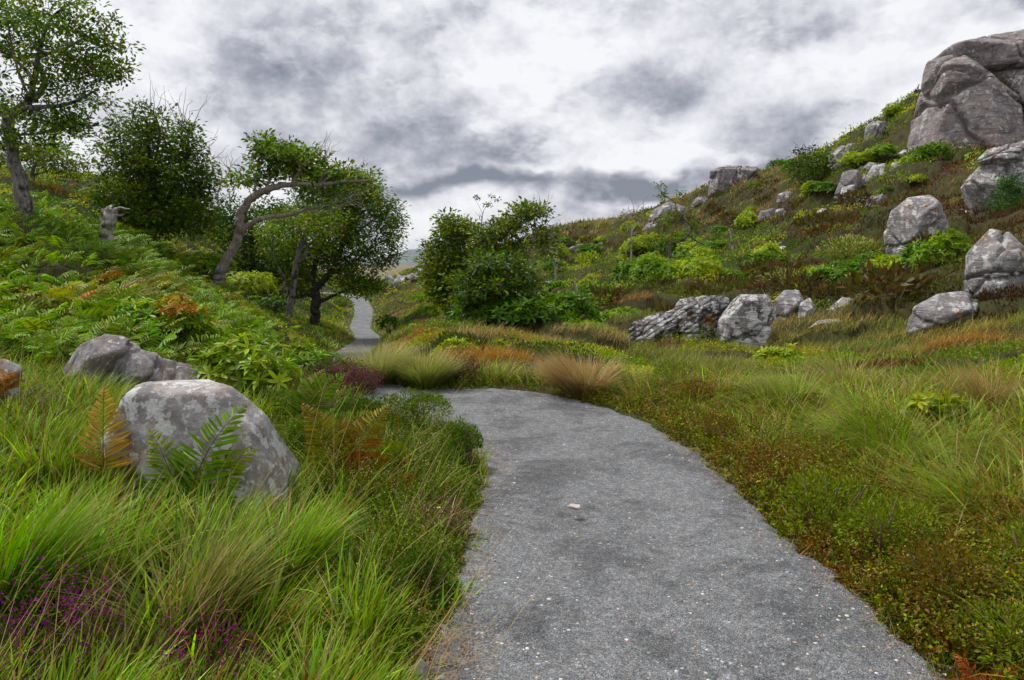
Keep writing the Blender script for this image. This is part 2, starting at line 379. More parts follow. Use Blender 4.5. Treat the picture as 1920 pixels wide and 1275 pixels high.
up = N.new('ShaderNodeVectorMath'); up.operation = 'ADD'; Lk.new(cy.outputs[0], up.inputs[0]); up.inputs[1].default_value = (-.015, .045, 0)
nC2 = node(N, 'ShaderNodeTexNoise', Scale=4.8, Detail=12., Roughness=.60); Lk.new(up.outputs[0], nC2.inputs['Vector'])
rel = mathn(N, Lk, 'MULTIPLY', mathn(N, Lk, 'SUBTRACT', nB.outputs[0], nC2.outputs[0]), 2.1)
nW = node(N, 'ShaderNodeTexNoise', Scale=5., Detail=4., Roughness=.6); Lk.new(cy.outputs[0], nW.inputs['Vector'])
ae = N.new('ShaderNodeCombineXYZ'); Lk.new(az, ae.inputs[0]); Lk.new(el, ae.inputs[1])
wv = N.new('ShaderNodeVectorMath'); wv.operation = 'SUBTRACT'; Lk.new(nW.outputs['Color'], wv.inputs[0]); wv.inputs[1].default_value = (.5, .5, .5)
ws = N.new('ShaderNodeVectorMath'); ws.operation = 'MULTIPLY'; Lk.new(wv.outputs[0], ws.inputs[0]); ws.inputs[1].default_value = (.30, .16, 0)
wa = N.new('ShaderNodeVectorMath'); wa.operation = 'ADD'; Lk.new(ae.outputs[0], wa.inputs[0]); Lk.new(ws.outputs[0], wa.inputs[1])
def azel(px, py):
    d = P(px, py, 1.)-[0, 0, CZ]; d /= np.linalg.norm(d); return math.atan2(d[0], d[1]), math.asin(d[2])
tot = None
for px, py, rx, ry, w in [(520,150,150,120,-.34),(640,20,90,40,-.20),(330,60,150,80,.16),(230,190,110,70,.05),(880,266,260,34,-.30),(1000,300,260,14,.12),(980,334,380,30,-.60),(1230,330,200,32,-.38),(760,320,160,40,-.2),
        (1000,110,330,90,.14),(860,400,170,26,.16),(1180,366,150,14,.14),(1530,45,75,40,-.36),(1900,15,120,50,-.28),(1450,240,260,80,-.04),(740,440,150,25,.02),(1300,170,120,60,-.10),
        (1500,130,200,90,.10),(620,370,160,30,.10),(420,300,120,60,-.08),(1120,250,60,30,.12)]:
    a0, e0 = azel(px, py); a1, e1 = azel(px+rx, py-ry)
    mp = N.new('ShaderNodeVectorMath'); mp.operation = 'SUBTRACT'; Lk.new(wa.outputs[0], mp.inputs[0]); mp.inputs[1].default_value = (a0, e0, 0)
    m2 = N.new('ShaderNodeVectorMath'); m2.operation = 'MULTIPLY'; Lk.new(mp.outputs[0], m2.inputs[0]); m2.inputs[1].default_value = (1/abs(a1-a0), 1/abs(e1-e0), 0)
    ln = N.new('ShaderNodeVectorMath'); ln.operation = 'LENGTH'; Lk.new(m2.outputs[0], ln.inputs[0])
    mr = N.new('ShaderNodeMapRange'); mr.interpolation_type = 'SMOOTHSTEP'; Lk.new(ln.outputs['Value'], mr.inputs['Value'])
    mr.inputs['From Min'].default_value = 0; mr.inputs['From Max'].default_value = 1.7; mr.inputs['To Min'].default_value = w; mr.inputs['To Max'].default_value = 0
    tot = mr.outputs[0] if tot is None else mathn(N, Lk, 'ADD', tot, mr.outputs[0])
b = mathn(N, Lk, 'ADD', mathn(N, Lk, 'MULTIPLY', mathn(N, Lk, 'SUBTRACT', nA.outputs[0], .5), .30), mathn(N, Lk, 'MULTIPLY', mathn(N, Lk, 'SUBTRACT', nB.outputs[0], .5), .72))
b = mathn(N, Lk, 'ADD', mathn(N, Lk, 'ADD', mathn(N, Lk, 'ADD', b, rel), mathn(N, Lk, 'MULTIPLY', tot, 1.0)), .76)
# billow fronts: crisp edged cloud masses standing before the grey layer
for sc3, seed3, lo, amp in ((3.1, 7.7, .50, .17), (6.5, 2.2, .53, .11)):
    c3 = N.new('ShaderNodeCombineXYZ'); Lk.new(az, c3.inputs[0]); Lk.new(mathn(N, Lk, 'MULTIPLY', el, 1.9), c3.inputs[1]); c3.inputs[2].default_value = seed3
    n3_ = node(N, 'ShaderNodeTexNoise', Scale=sc3, Detail=12., Roughness=.55); Lk.new(c3.outputs[0], n3_.inputs['Vector'])
    m3 = N.new('ShaderNodeMapRange'); m3.interpolation_type = 'SMOOTHSTEP'; Lk.new(n3_.outputs[0], m3.inputs['Value']); m3.inputs['From Min'].default_value = lo; m3.inputs['From Max'].default_value = lo+.035
    m3.inputs['To Min'].default_value = -amp*.5; m3.inputs['To Max'].default_value = amp*.5
    f3 = N.new('ShaderNodeMapRange'); Lk.new(n3_.outputs[0], f3.inputs['Value']); f3.inputs['From Min'].default_value = lo+.03; f3.inputs['From Max'].default_value = lo+.22; f3.inputs['To Min'].default_value = 0; f3.inputs['To Max'].default_value = -amp*1.1
    b = mathn(N, Lk, 'ADD', b, mathn(N, Lk, 'ADD', m3.outputs[0], f3.outputs[0]))
b = mathn(N, Lk, 'ADD', mathn(N, Lk, 'MULTIPLY', mathn(N, Lk, 'SUBTRACT', b, .62), 1.05), .615)
cr = ramp(N, [(0., (.20, .22, .27)), (.24, (.34, .35, .41)), (.42, (.48, .48, .54)), (.58, (.63, .63, .68)), (.74, (.76, .76, .80)), (1., (.90, .90, .92))]); Lk.new(b, cr.inputs[0])
zb = N.new('ShaderNodeMapRange'); Lk.new(sx.outputs[2], zb.inputs['Value']); zb.inputs['From Min'].default_value = .38; zb.inputs['From Max'].default_value = .9; zb.inputs['To Min'].default_value = 10.; zb.inputs['To Max'].default_value = 9.   # an overcast sky is brightest overhead
sc_ = N.new('ShaderNodeVectorMath'); sc_.operation = 'SCALE'; Lk.new(cr.outputs[0], sc_.inputs[0]); Lk.new(zb.outputs[0], sc_.inputs['Scale'])
lowz = N.new('ShaderNodeMapRange'); Lk.new(sx.outputs[2], lowz.inputs['Value']); lowz.inputs['From Min'].default_value = -.02; lowz.inputs['From Max'].default_value = .0
fin = mixc(N, Lk, sky.outputs[0], sc_.outputs[0], .94)
bg = N.new('ShaderNodeBackground'); bg.inputs['Strength'].default_value = .1; Lk.new(fin, bg.inputs['Color'])
wo = N.new('ShaderNodeOutputWorld'); Lk.new(bg.outputs[0], wo.inputs[0])
wd.cycles.sampling_method = 'MANUAL'; wd.cycles.sample_map_resolution = 512
sc.view_settings.view_transform = 'Standard'; sc.view_settings.look = 'None'; sc.view_settings.gamma = 1; sc.view_settings.exposure = .12
cy_ = sc.cycles; cy_.max_bounces = 5; cy_.diffuse_bounces = 3; cy_.glossy_bounces = 2; cy_.transmission_bounces = 3; cy_.transparent_max_bounces = 4
cy_.use_denoising = True; cy_.denoiser = 'OPENIMAGEDENOISE'; cy_.denoising_prefilter = 'ACCURATE'; cy_.sample_clamp_indirect = 4

# ------------------------------------------------------------------ ground, path, far hills
def ground_mat():
    m, N, Lk = newmat('ground')
    geo = N.new('ShaderNodeNewGeometry'); v = geo.outputs['Position']
    n1 = node(N, 'ShaderNodeTexNoise', Scale=3., Detail=8., Roughness=.7); Lk.new(v, n1.inputs['Vector'])
    n2_ = node(N, 'ShaderNodeTexNoise', Scale=.35, Detail=6., Roughness=.6); Lk.new(v, n2_.inputs['Vector'])
    near = ramp(N, [(.3, (.02, .015, .008)), (.5, (.038, .04, .013)), (.7, (.075, .07, .025))]); Lk.new(n1.outputs[0], near.inputs[0])
    patch = ramp(N, [(.4, (.07, .05, .028)), (.6, (.045, .06, .014))]); Lk.new(n2_.outputs[0], patch.inputs[0])
    c = mixc(N, Lk, near.outputs[0], patch.outputs[0], .45)
    # far moorland: tan grass, grey-green bog and pale stone
    vn = node(N, 'ShaderNodeTexNoise', Scale=.03, Detail=9., Roughness=.68); Lk.new(v, vn.inputs['Vector'])
    far = ramp(N, [(.30, (.10, .085, .05)), (.45, (.20, .145, .095)), (.55, (.15, .145, .075)), (.66, (.26, .19, .13))]); Lk.new(vn.outputs[0], far.inputs[0])
    st = node(N, 'ShaderNodeTexNoise', Scale=.11, Detail=7., Roughness=.7); Lk.new(v, st.inputs['Vector'])
    sr = ramp(N, [(.60, 0.), (.63, 1.)]); Lk.new(st.outputs[0], sr.inputs[0])
    fc = mixc(N, Lk, far.outputs[0], (.42, .40, .40), sr.outputs[0])
    sx = N.new('ShaderNodeVectorMath'); sx.operation = 'LENGTH'; Lk.new(v, sx.inputs[0])
    mr = node(N, 'ShaderNodeMapRange'); Lk.new(sx.outputs['Value'], mr.inputs['Value']); mr.inputs['From Min'].default_value = 80; mr.inputs['From Max'].default_value = 150
    c = mixc(N, Lk, c, fc, mr.outputs[0])
    p = node(N, 'ShaderNodeBsdfPrincipled', Roughness=.95); p.inputs['Specular IOR Level'].default_value = .1; Lk.new(c, p.inputs['Base Color'])
    b = node(N, 'ShaderNodeBump', Strength=.8, Distance=.05); Lk.new(n1.outputs[0], b.inputs['Height']); Lk.new(b.outputs[0], p.inputs['Normal'])
    o = N.new('ShaderNodeOutputMaterial'); Lk.new(p.outputs[0], o.inputs[0]); return m
th = np.unique(np.round(np.concatenate([np.linspace(-R(180), -R(46), 50), np.linspace(-R(46), R(46), 620), np.linspace(R(46), R(180), 50)]), 6))
rr = np.concatenate([np.linspace(.05, 1.8, 10, endpoint=False), np.geomspace(1.8, 150, 470, endpoint=False), np.geomspace(150, 7000, 90)])
TH, RR = np.meshgrid(th, rr); GX = (RR*np.sin(TH)).ravel(); GY = (RR*np.cos(TH)).ravel()
GS = sdf(GX, GY); GZ = zg(GX, GY, GS)+canopy(GX, GY, GS)[0]*.72
nt_, nr_ = len(th), len(rr); a = (np.arange(nr_-1)[:, None]*nt_+np.arange(nt_-1)[None]).ravel()
g = Acc(); g.add(np.stack([GX, GY, GZ], 1), np.concatenate([np.stack([a, a+nt_, a+nt_+1], 1), np.stack([a, a+nt_+1, a+1], 1)]), np.array([.1, .1, .1]))
tag(g.build('ground', ground_mat(), smooth=True), kind='structure')

def gravel_mat():
    m, N, Lk = newmat('gravel')
    geo = N.new('ShaderNodeNewGeometry'); v = geo.outputs['Position']
    vo = node(N, 'ShaderNodeTexVoronoi', Scale=190.); Lk.new(v, vo.inputs['Vector'])
    vb = node(N, 'ShaderNodeTexVoronoi', Scale=60.); Lk.new(v, vb.inputs['Vector'])
    s1 = N.new('ShaderNodeSeparateColor'); Lk.new(vo.outputs['Color'], s1.inputs[0]); s2 = N.new('ShaderNodeSeparateColor'); Lk.new(vb.outputs['Color'], s2.inputs[0])
    r1 = ramp(N, [(0., (.125, .13, .137)), (.3, (.19, .197, .205)), (.65, (.26, .268, .278)), (.88, (.35, .355, .365)), (.97, (.42, .42, .43)), (1., (.54, .52, .49))]); Lk.new(s1.outputs[0], r1.inputs[0])
    r2 = ramp(N, [(0., .85), (.8, 1.03), (.985, 1.35)]); Lk.new(s2.outputs[1], r2.inputs[0])
    c = mixc(N, Lk, r1.outputs[0], r2.outputs[0], 1., 'MULTIPLY')
    tn = ramp(N, [(.955, 0.), (.96, 1.)]); Lk.new(s1.outputs[2], tn.inputs[0]); c = mixc(N, Lk, c, (.36, .27, .20), tn.outputs[0])
    n1 = node(N, 'ShaderNodeTexNoise', Scale=1.5, Detail=8., Roughness=.70, Distortion=.5); Lk.new(v, n1.inputs['Vector'])
    d = ramp(N, [(.40, 1.15), (.5, 1.0), (.57, .60), (.68, .45)]); Lk.new(n1.outputs[0], d.inputs[0])
    c = mixc(N, Lk, c, d.outputs[0], .75, 'MULTIPLY')
    n3_ = node(N, 'ShaderNodeTexNoise', Scale=14., Detail=5., Roughness=.7); Lk.new(v, n3_.inputs['Vector'])
    d3 = ramp(N, [(.3, .7), (.7, 1.25)]); Lk.new(n3_.outputs[0], d3.inputs[0]); c = mixc(N, Lk, c, d3.outputs[0], 1., 'MULTIPLY'); c = mixc(N, Lk, c, (.73, .745, .75), 1., 'MULTIPLY')
    p = node(N, 'ShaderNodeBsdfPrincipled', Roughness=.75); p.inputs['Specular IOR Level'].default_value = .12; Lk.new(c, p.inputs['Base Color'])
    h = mathn(N, Lk, 'SUBTRACT', mathn(N, Lk, 'MULTIPLY', s1.outputs[1], .5), vo.outputs['Distance'])
    h = mathn(N, Lk, 'ADD', h, mathn(N, Lk, 'MULTIPLY', n3_.outputs[0], 1.2))
    b = node(N, 'ShaderNodeBump', Strength=.8, Distance=.006); Lk.new(h, b.inputs['Height']); Lk.new(b.outputs[0], p.inputs['Normal'])
    o = N.new('ShaderNodeOutputMaterial'); Lk.new(p.outputs[0], o.inputs[0]); return m
# the path: a fine grid sheet clipped to the outline
def pz(X, Y): return zpath(Y)+(n2(X, Y, 1.1, 71, 4)-.5)*.03+(n2(X, Y, 6., 75, 2)-.5)*.006
acc = Acc()
def stations(q, n, key):
    s = smooth_line(q, 12); k = np.linspace(0, 1, n); u = np.interp(k, np.linspace(0, 1, len(key)), key)*12
    return np.stack([np.interp(u, np.arange(len(s)), s[:, c]) for c in (0, 1)], 1)
nR_, nL_ = len(edgeR)-5, len(edgeL)-5
kR = [0, 1, 3, 5, 6.5, 8, 9.5, 11, 12, 13, 14, 15]+list(range(16, nR_+1)); kL = [0, 1, 3, 5, 6.2, 7, 8, 9, 9.7, 10.4, 11.5, 12.3]+list(np.linspace(13, nL_, nR_-15))
kR = [0, 1, 2, 3, 4]+[q+4 for q in kR[1:]]; kL = [0, 1, 2, 3, 4]+[q+4 for q in kL[1:]]
A_ = stations(edgeR, 900, kR); B_ = stations(edgeL, 900, kL)
t = np.linspace(-.09, 1.09, 54)
XY = A_[:, None]*(1-t)[None, :, None]+B_[:, None]*t[None, :, None]
X = XY[..., 0].ravel(); Y = XY[..., 1].ravel(); S = sdf(X, Y)
Z = pz(X, Y)+.006-.07*sst(-.03, .10, S)
k = (np.arange(899)[:, None]*54+np.arange(53)[None]).ravel()
acc.add(np.stack([X, Y, Z], 1), np.concatenate([np.stack([k, k+1, k+55], 1), np.stack([k, k+55, k+54], 1)]), np.array([.2, .2, .2]))
tag(acc.build('path', gravel_mat(), smooth=True), kind='structure')

def hills_mat():
    m, N, Lk = newmat('hills')
    geo = N.new('ShaderNodeNewGeometry'); n1 = node(N, 'ShaderNodeTexNoise', Scale=.004, Detail=8., Roughness=.65); Lk.new(geo.outputs['Position'], n1.inputs['Vector'])
    r = ramp(N, [(.35, (.05, .065, .06)), (.6, (.10, .12, .10))]); Lk.new(n1.outputs[0], r.inputs[0])
    p = node(N, 'ShaderNodeBsdfPrincipled', Roughness=1.); Lk.new(r.outputs[0], p.inputs['Base Color'])
    o = N.new('ShaderNodeOutputMaterial'); Lk.new(p.outputs[0], o.inputs[0]); return m
acc = Acc()
for Yc, prof, s in [(5600, [(300,492),(500,488),(690,488),(730,485),(755,472),(768,466),(800,467),(840,474),(900,470),(1000,484),(1200,490)], 3),
                    (4700, [(200,494),(560,489),(600,484),(640,482),(700,486),(760,487),(860,484),(1000,492),(1300,494)], 8)]:
    px = np.linspace(prof[0][0], prof[-1][0], 260); py = np.interp(px, *zip(*prof))
    py = py-(n2(px, px*0, .03, s, 4)-.5)*5
    rows = []
    for u in np.linspace(-1, 1, 31):
        w = np.array([P(a, b_, Yc) for a, b_ in zip(px, py)])
        zb = -70.; hh = (w[:, 2]-zb)*np.cos(u*np.pi/2)**.8
        w[:, 1] += u*800; w[:, 2] = zb+hh*(1-.15*np.abs(u)*n2(w[:, 0], w[:, 1], .004, s)); rows.append(w)
    V = np.concatenate(rows); k = (np.arange(30)[:, None]*260+np.arange(259)[None]).ravel()
    acc.add(V, np.concatenate([np.stack([k, k+1, k+261], 1), np.stack([k, k+261, k+260], 1)]), np.array([.1, .1, .1]))
tag(acc.build('hills', hills_mat(), smooth=True), kind='structure')
# the moist air between here and the far hills
zmin = float(GZ.min())
bm = bmesh.new(); bmesh.ops.create_cube(bm, size=1); me = bpy.data.meshes.new('haze'); bm.to_mesh(me); bm.free()
ho = bpy.data.objects.new('haze', me); COL.objects.link(ho); zlo = min(zmin, -71)-1.5; zhi = max(float(GZ.max()), 95)+8; ho.location = (0, 0, (zlo+zhi)/2); ho.scale = (15000, 15000, zhi-zlo)
m, N, Lk = newmat('haze'); pv = node(N, 'ShaderNodeVolumePrincipled', Density=.00006, Anisotropy=.1); pv.inputs['Color'].default_value = (.78, .86, 1, 1)
o = N.new('ShaderNodeOutputMaterial'); Lk.new(pv.outputs[0], o.inputs['Volume']); me.materials.append(m); tag(ho, kind='stuff'); print('HAZE', zlo, zhi, zmin, GZ.max())
# lengths, clumps and colours
GRN = lin(104, 140, 42); LGRN = lin(150, 175, 70); DGRN = lin(60, 92, 26); STRAW = lin(200, 180, 130); YGRN = lin(165, 185, 30); BRN = lin(110, 70, 48); OLV = lin(110, 110, 45)
def cmix(a, b, t): t = np.asarray(t)[..., None]; return a*(1-t)+b*t
def cvar(c, n, v=.25):
    c = np.broadcast_to(c, (n, 3)); return c*np.exp(rng.normal(size=(n, 1))*v)*np.exp(rng.normal(size=(n, 3))*.08)
#PART2
# ------------------------------------------------------------------ rocks
def ico(n):
    bm = bmesh.new(); bmesh.ops.create_icosphere(bm, subdivisions=n, radius=1); bm.verts.ensure_lookup_table()
    V = np.array([v.co[:] for v in bm.verts]); T = np.array([[v.index for v in f.verts] for f in bm.faces]); bm.free(); return V, T
ICO = {k: ico(k) for k in (4, 5, 6)}
def rock_piece(acc, out, Y, thick, seed, res=5, p=60, tilt=26, front=5, rough=.05, cracks=2, strata=None, back=1.2, faces=()):
    rs = np.random.default_rng(seed)
    w = np.array([P(a, b, Y) for a, b in out]); c = w.mean(0)
    q = (w-c)[:, [0, 2]]; area = .5*np.sum(q[:, 0]*np.roll(q[:, 1], -1)-q[:, 1]*np.roll(q[:, 0], -1))
    if area < 0: q = q[::-1]
    size = math.sqrt(abs(area)); th = thick*size
    nn = []; hh = []
    for k in range(len(q)):
        e = q[(k+1) % len(q)]-q[k]; l = np.hypot(*e)
        if l < 1e-6: continue
        n = np.array([e[1], -e[0]])/l; h = n@q[k]
        if h <= .02*size: h = .02*size
        for s, tl in ((-1, tilt), (1, tilt*1.1)):
            a = R(max(6, tl+rs.normal()*9)); nn.append([n[0]*math.cos(a), s*math.sin(a), n[1]*math.cos(a)]); hh.append(h*math.cos(a))
    for k in range(front):
        v = np.array([rs.normal()*.55, -1, .25+rs.normal()*.42]); v /= np.linalg.norm(v); nn.append(v); hh.append(th*(.72+.36*rs.random()))
    for v, f_ in faces: v = np.array(v, float); nn.append(v/np.linalg.norm(v)); hh.append(th*f_)
    nn.append([0, 1, 0]); hh.append(th*back)
    nn = np.array(nn); hh = np.array(hh); V, T = ICO[res]
    r = (np.maximum(V@nn.T, 1e-4)/hh); r = (r**p).sum(1)**(-1/p)
    X = V*r[:, None]; s = 1/size
    nz = fbm3(X*s*2.2+seed, 5, seed)-.5; X = X*(1+rough*2.2*nz[:, None])
    nz2 = 1-np.abs(fbm3(X*s*5+seed*3.1, 4, seed+9)-.5)*2
    X = X*(1-rough*.5*(nz2[:, None]-.6))
    for k in range(cracks):
        v = unit(np.array([rs.normal(), rs.normal()*.5, rs.normal()])); o = rs.normal()*.22*size
        d = X@v-o+(fbm3(X*s*2.5+k*7, 3, seed+k)-.5)*.35*size
        X = X*(1-.15*np.exp(-(d/(.026*size))**2)[:, None])
    if strata:
        ang, per, amp = strata; v = np.array([-math.sin(ang), .15, math.cos(ang)])
        d = (X@v)/size/per+(fbm3(X*s*1.8, 3, seed+4)-.5)*1.6
        fr = d-np.floor(d); X = X*(1-amp*(np.exp(-(fr/.16)**2)+.4*h2(np.floor(d).astype(np.int64), np.zeros(len(d), np.int64), seed))[:, None])
    acc.add(X+c, T, np.array([.3, .3, .3])); return c
MR = {}
def rock(label, pieces, mat, Y=None, base=None, thick=.45, seed=1, name='boulder', cat='boulder', group=None, **k):
    allp = [p for q in pieces for p in q]
    if Y is None:
        if base is None:
            yb = max(p[1] for p in allp); base = (np.mean([p[0] for p in allp if p[1] > yb-12]), yb)
        hb = hit(*base); Y = hb[1]+.0
    yt, yb = min(p[1] for p in allp), max(p[1] for p in allp)
    pieces = [[(a, b+(.22*(yb-yt) if b > yb-.3*(yb-yt) else 0)) for a, b in q] for q in pieces]
    acc = Acc()
    for i, q in enumerate(pieces): rock_piece(acc, q, Y+(i % 2)*.02*0, thick, seed+i*13, **k)
    V = np.concatenate(acc.V); c = V.mean(0)
    o = acc.build(name, mat, origin=c, smooth=True); tag(o, label, cat, group)
    ROCKS.append((V[:, 0].min(), V[:, 0].max(), V[:, 1].min(), V[:, 1].max(), V[:, 2].max()))
    return o
ROCKS = []
RK_hero = rock_mat('rock_mottled', .62, 0, 1.3, dark=.45, warm=(.35, .33, .33), scale=1.5, bumpd=.02)
RK_dark = rock_mat('rock_grey', .12, 0, .95, dark=.5, warm=(.33, .31, .32), scale=1.6, bumpd=.03)
RK_orange = rock_mat('rock_orange_moss', .5, .62, 1.0, dark=.5, scale=1.6)
RK_white = rock_mat('rock_lichen', .8, 0, .9, strata=.5, dark=.7, angle=-.7, scale=.9, bumpd=.06)
RK_str = rock_mat('rock_layered', .66, .13, .8, strata=1., dark=.8, angle=-.55, scale=.8, bumpd=.09)
RK_mid = rock_mat('rock_spotted', .55, .04, 1.0, strata=.3, dark=.4, warm=(.34, .32, .325), scale=.7, bumpd=.06)
RK_crag = rock_mat('rock_crag', .22, 0, 1.1, strata=.35, dark=.4, warm=(.33, .295, .30), angle=1.1, scale=.32, bumpd=.18)
RK_far = rock_mat('rock_far', .35, 0, .9, strata=.3, dark=.35, warm=(.33, .305, .315), angle=1.2, scale=.4, bumpd=.12)
RK_pale = rock_mat('rock_pale', .85, 0, 1.1, strata=.4, dark=.4, scale=.8, bumpd=.06)
rock('large mottled grey boulder with pale lichen blotches in the left foreground grass', [[(190,835),(258,714),(434,719),(500,778),(562,905),(540,960),(400,985),(250,930)]], RK_hero, base=(400,925), thick=.42, seed=5, res=6, cracks=0, rough=.028, front=0, tilt=14, faces=[((.10, -1, .42), .72), ((-.55, -1, .1), .95), ((.5, -1, -.1), 1.05)])
rock('long dark grey cracked boulder just behind the mottled boulder on the left', [[(118,690),(148,645),(195,624),(240,630),(268,655),(232,735),(125,740)], [(222,668),(250,650),(296,662),(326,702),(325,745),(225,745)], [(290,668),(345,680),(388,692),(392,725),(300,735)]], RK_dark, base=(250,738), thick=.5, seed=11, res=5, cracks=2, rough=.045)
rock('boulder with orange moss at the left edge of the photo', [[(-70,660),(0,668),(52,690),(38,732),(22,790),(-70,800)]], RK_orange, base=(10,778), thick=.5, seed=21, res=5, cracks=1)
rock('layered white and grey boulder leaning left beyond the grass', [[(1160,642),(1185,603),(1235,583),(1272,574),(1284,585),(1284,650),(1180,652)], [(1240,612),(1272,560),(1300,553),(1363,552),(1380,560),(1334,648),(1262,652),(1240,645)]], RK_str, base=(1255,640), thick=.5, seed=31, res=6, strata=(.6, .085, .11), rough=.05, tilt=22)
rock('split block of white-spotted rock right of the layered boulder', [[(1334,645),(1346,600),(1388,551),(1440,550),(1452,600),(1432,638),(1350,652)]], RK_white, base=(1390,645), thick=.55, seed=41, res=6, tilt=20, cracks=2)
rock('upright grey rock with a rusty mossy top beside the split block', [[(1454,600),(1452,562),(1468,543),(1498,542),(1508,560),(1496,606)]], RK_mid, base=(1480,606), seed=51)
rock('small knobbly white rock between the mossy rock and the low slab', [[(1492,600),(1500,565),(1518,556),(1530,575),(1522,606)]], RK_pale, base=(1510,606), seed=53, rough=.08)
rock('low flat pale slab in the heather right of the knobbly rock', [[(1512,614),(1535,600),(1575,597),(1584,612)]], RK_pale, base=(1550,614), seed=55, thick=.9)
rock('tall leaning boulder with brown moss on its face, in the middle of the right slope', [[(1655,440),(1668,395),(1700,370),(1742,364),(1765,378),(1782,425),(1765,480),(1700,510),(1668,495)]], RK_mid, base=(1705,500), thick=.5, seed=61, res=6, cracks=2, tilt=25)
rock('big tilted block with a sharp peak at the right edge, half way up', [[(1808,530),(1814,470),(1856,426),(1892,432),(1940,480),(1945,540),(1862,565),(1826,555)]], RK_mid, base=(1850,558), thick=.5, seed=71, res=6, cracks=3, tilt=24)
rock('wedge of grey rock low on the right slope below the tilted block', [[(1695,612),(1712,575),(1757,551),(1805,545),(1838,560),(1805,600),(1740,618)]], RK_mid, base=(1750,612), thick=.6, seed=81, res=5)
rock('broad pale double boulder at the right edge under the crag', [[(1828,305),(1850,280),(1945,255),(1945,305),(1870,318)], [(1806,345),(1842,303),(1945,285),(1945,380),(1880,398),(1838,392)]], RK_mid, base=(1870,392), thick=.5, seed=91, res=6, cracks=3, tilt=24)
rock('huge grey crag of fractured rock on the skyline at the upper right', [[(1704,272),(1716,200),(1736,112),(1800,92),(1846,122),(1895,195),(1890,268),(1760,276)], [(1738,112),(1790,80),(1870,62),(1960,50),(1960,150),(1850,150)], [(1836,125),(1900,105),(1990,115),(1990,285),(1856,285)]], RK_crag, base=(1750,268), thick=.6, seed=101, res=6, cracks=4, tilt=16, rough=.07, front=4, name='crag', cat='crag')
rock('slim upright slab at the left foot of the big crag', [[(1704,264),(1708,225),(1718,222),(1722,264)]], RK_crag, seed=111)
rock('upright block of grey rock on the skyline slope left of the big crag', [[(1618,268),(1622,236),(1640,224),(1664,228),(1656,258)]], RK_mid, seed=113)
rock('tall slanting grey rock on the skyline above the dark rock pile', [[(1548,326),(1552,290),(1576,274),(1603,266),(1592,292),(1572,322)]], RK_mid, seed=115)
rock('dark rounded rocks heaped among brown heather under the skyline', [[(1564,356),(1580,322),(1606,317),(1620,335),(1598,362)], [(1606,345),(1622,326),(1642,335),(1632,352)]], RK_dark, seed=117)
rock('white streaked rock below the dark rock heap', [[(1568,388),(1578,350),(1604,345),(1596,374),(1582,392)]], RK_pale, seed=119)
rock('pale pointed rock right of the dark rock heap', [[(1620,334),(1635,310),(1660,306),(1658,330),(1640,342)]], RK_pale, seed=121)
rock('narrow whitish rock leaning in the heather below the skyline block', [[(1662,334),(1672,306),(1696,299),(1690,322)]], RK_pale, seed=123)
rock('rounded grey outcrop standing on the distant skyline', [[(1326,358),(1330,320),(1356,309),(1400,309),(1422,312),(1420,330),(1388,358),(1345,366)]], RK_far, seed=125, res=6, cracks=4, thick=.7, base=(1360,360), strata=(1.3, .35, .04))
rock('broad pale dome of rock on the hillside left of the skyline outcrop', [[(1203,424),(1224,392),(1255,377),(1284,388),(1292,405),(1262,420),(1240,428)]], RK_far, seed=127, res=5)
rock('small peaked grey rock between the pale dome and the skyline outcrop', [[(1292,388),(1305,370),(1325,367),(1336,382),(1322,394)]], RK_far, seed=129)
rock('thin slanting slab with a bright edge on the mid slope', [[(1450,390),(1458,364),(1494,347),(1484,368),(1468,390)]], RK_mid, seed=131)
rock('long narrow ledge of rock slanting up above the green shrubs', [[(1152,526),(1180,508),(1222,490),(1224,500),(1190,518),(1160,528)]], RK_mid, seed=133, thick=.5)
rock('little pale rock near the crest behind the tree group', [[(1078,460),(1090,450),(1102,448),(1100,460)]], RK_pale, seed=135)
rock('square white rock in the heather below the cream flowered shrub', [[(1520,524),(1530,503),(1562,496),(1570,513),(1534,529)]], RK_pale, seed=137)
rock('small white stone right of the purple heather clump', [[(1666,530),(1678,520),(1702,522),(1694,536)]], RK_pale, seed=139)
rock('grey rock cut by the right edge just below the crag', [[(1898,246),(1908,226),(1945,216),(1945,246)]], RK_mid, seed=141)
rock('low layered rock lying in brown heather above the moss-faced boulder', [[(1615,392),(1622,376),(1655,362),(1680,372),(1664,390)]], RK_dark, seed=143, strata=(.4, .2, .05))
rock('dark cracked rock in the heather on the open mid slope', [[(1415,415),(1425,395),(1455,388),(1460,402),(1440,418)]], RK_dark, seed=144)
rock('low grey rock on the skyline left of the pale dome', [[(1163,416),(1170,404),(1186,404),(1184,416)]], RK_far, seed=145)
rock('rounded grey stone half hidden by the shrubs beside the tree group', [[(1017,542),(1022,528),(1038,525),(1046,538)]], RK_mid, seed=147)
rock('long low grey rock on the little mound beside the far path', [[(722,541),(735,528),(748,526),(744,540)]], RK_far, seed=149)
rock('middle grey rock on the little mound beside the far path', [[(754,527),(762,515),(774,514),(770,528)]], RK_far, seed=151)
rock('uppermost pale rock on the little mound beside the far path', [[(777,514),(784,502),(796,504),(790,516)]], RK_pale, seed=153)
rock('pale stone at the path edge in the bottom of the photo', [[(772,1290),(776,1250),(790,1235),(802,1245),(806,1290)]], RK_pale, Y=2.62, seed=155, name='stone', cat='stone', cracks=0)
rock('flat pinkish stone bedded in the middle of the gravel path', [[(1062,950),(1070,944),(1088,946),(1092,952),(1078,955)]], rock_mat('rock_buff', 0, 0, 1.5, dark=0, warm=(.46, .39, .34), scale=6., bumpd=.004), Y=4.42, seed=157, thick=.8, name='stone', cat='stone', cracks=0, rough=.03)

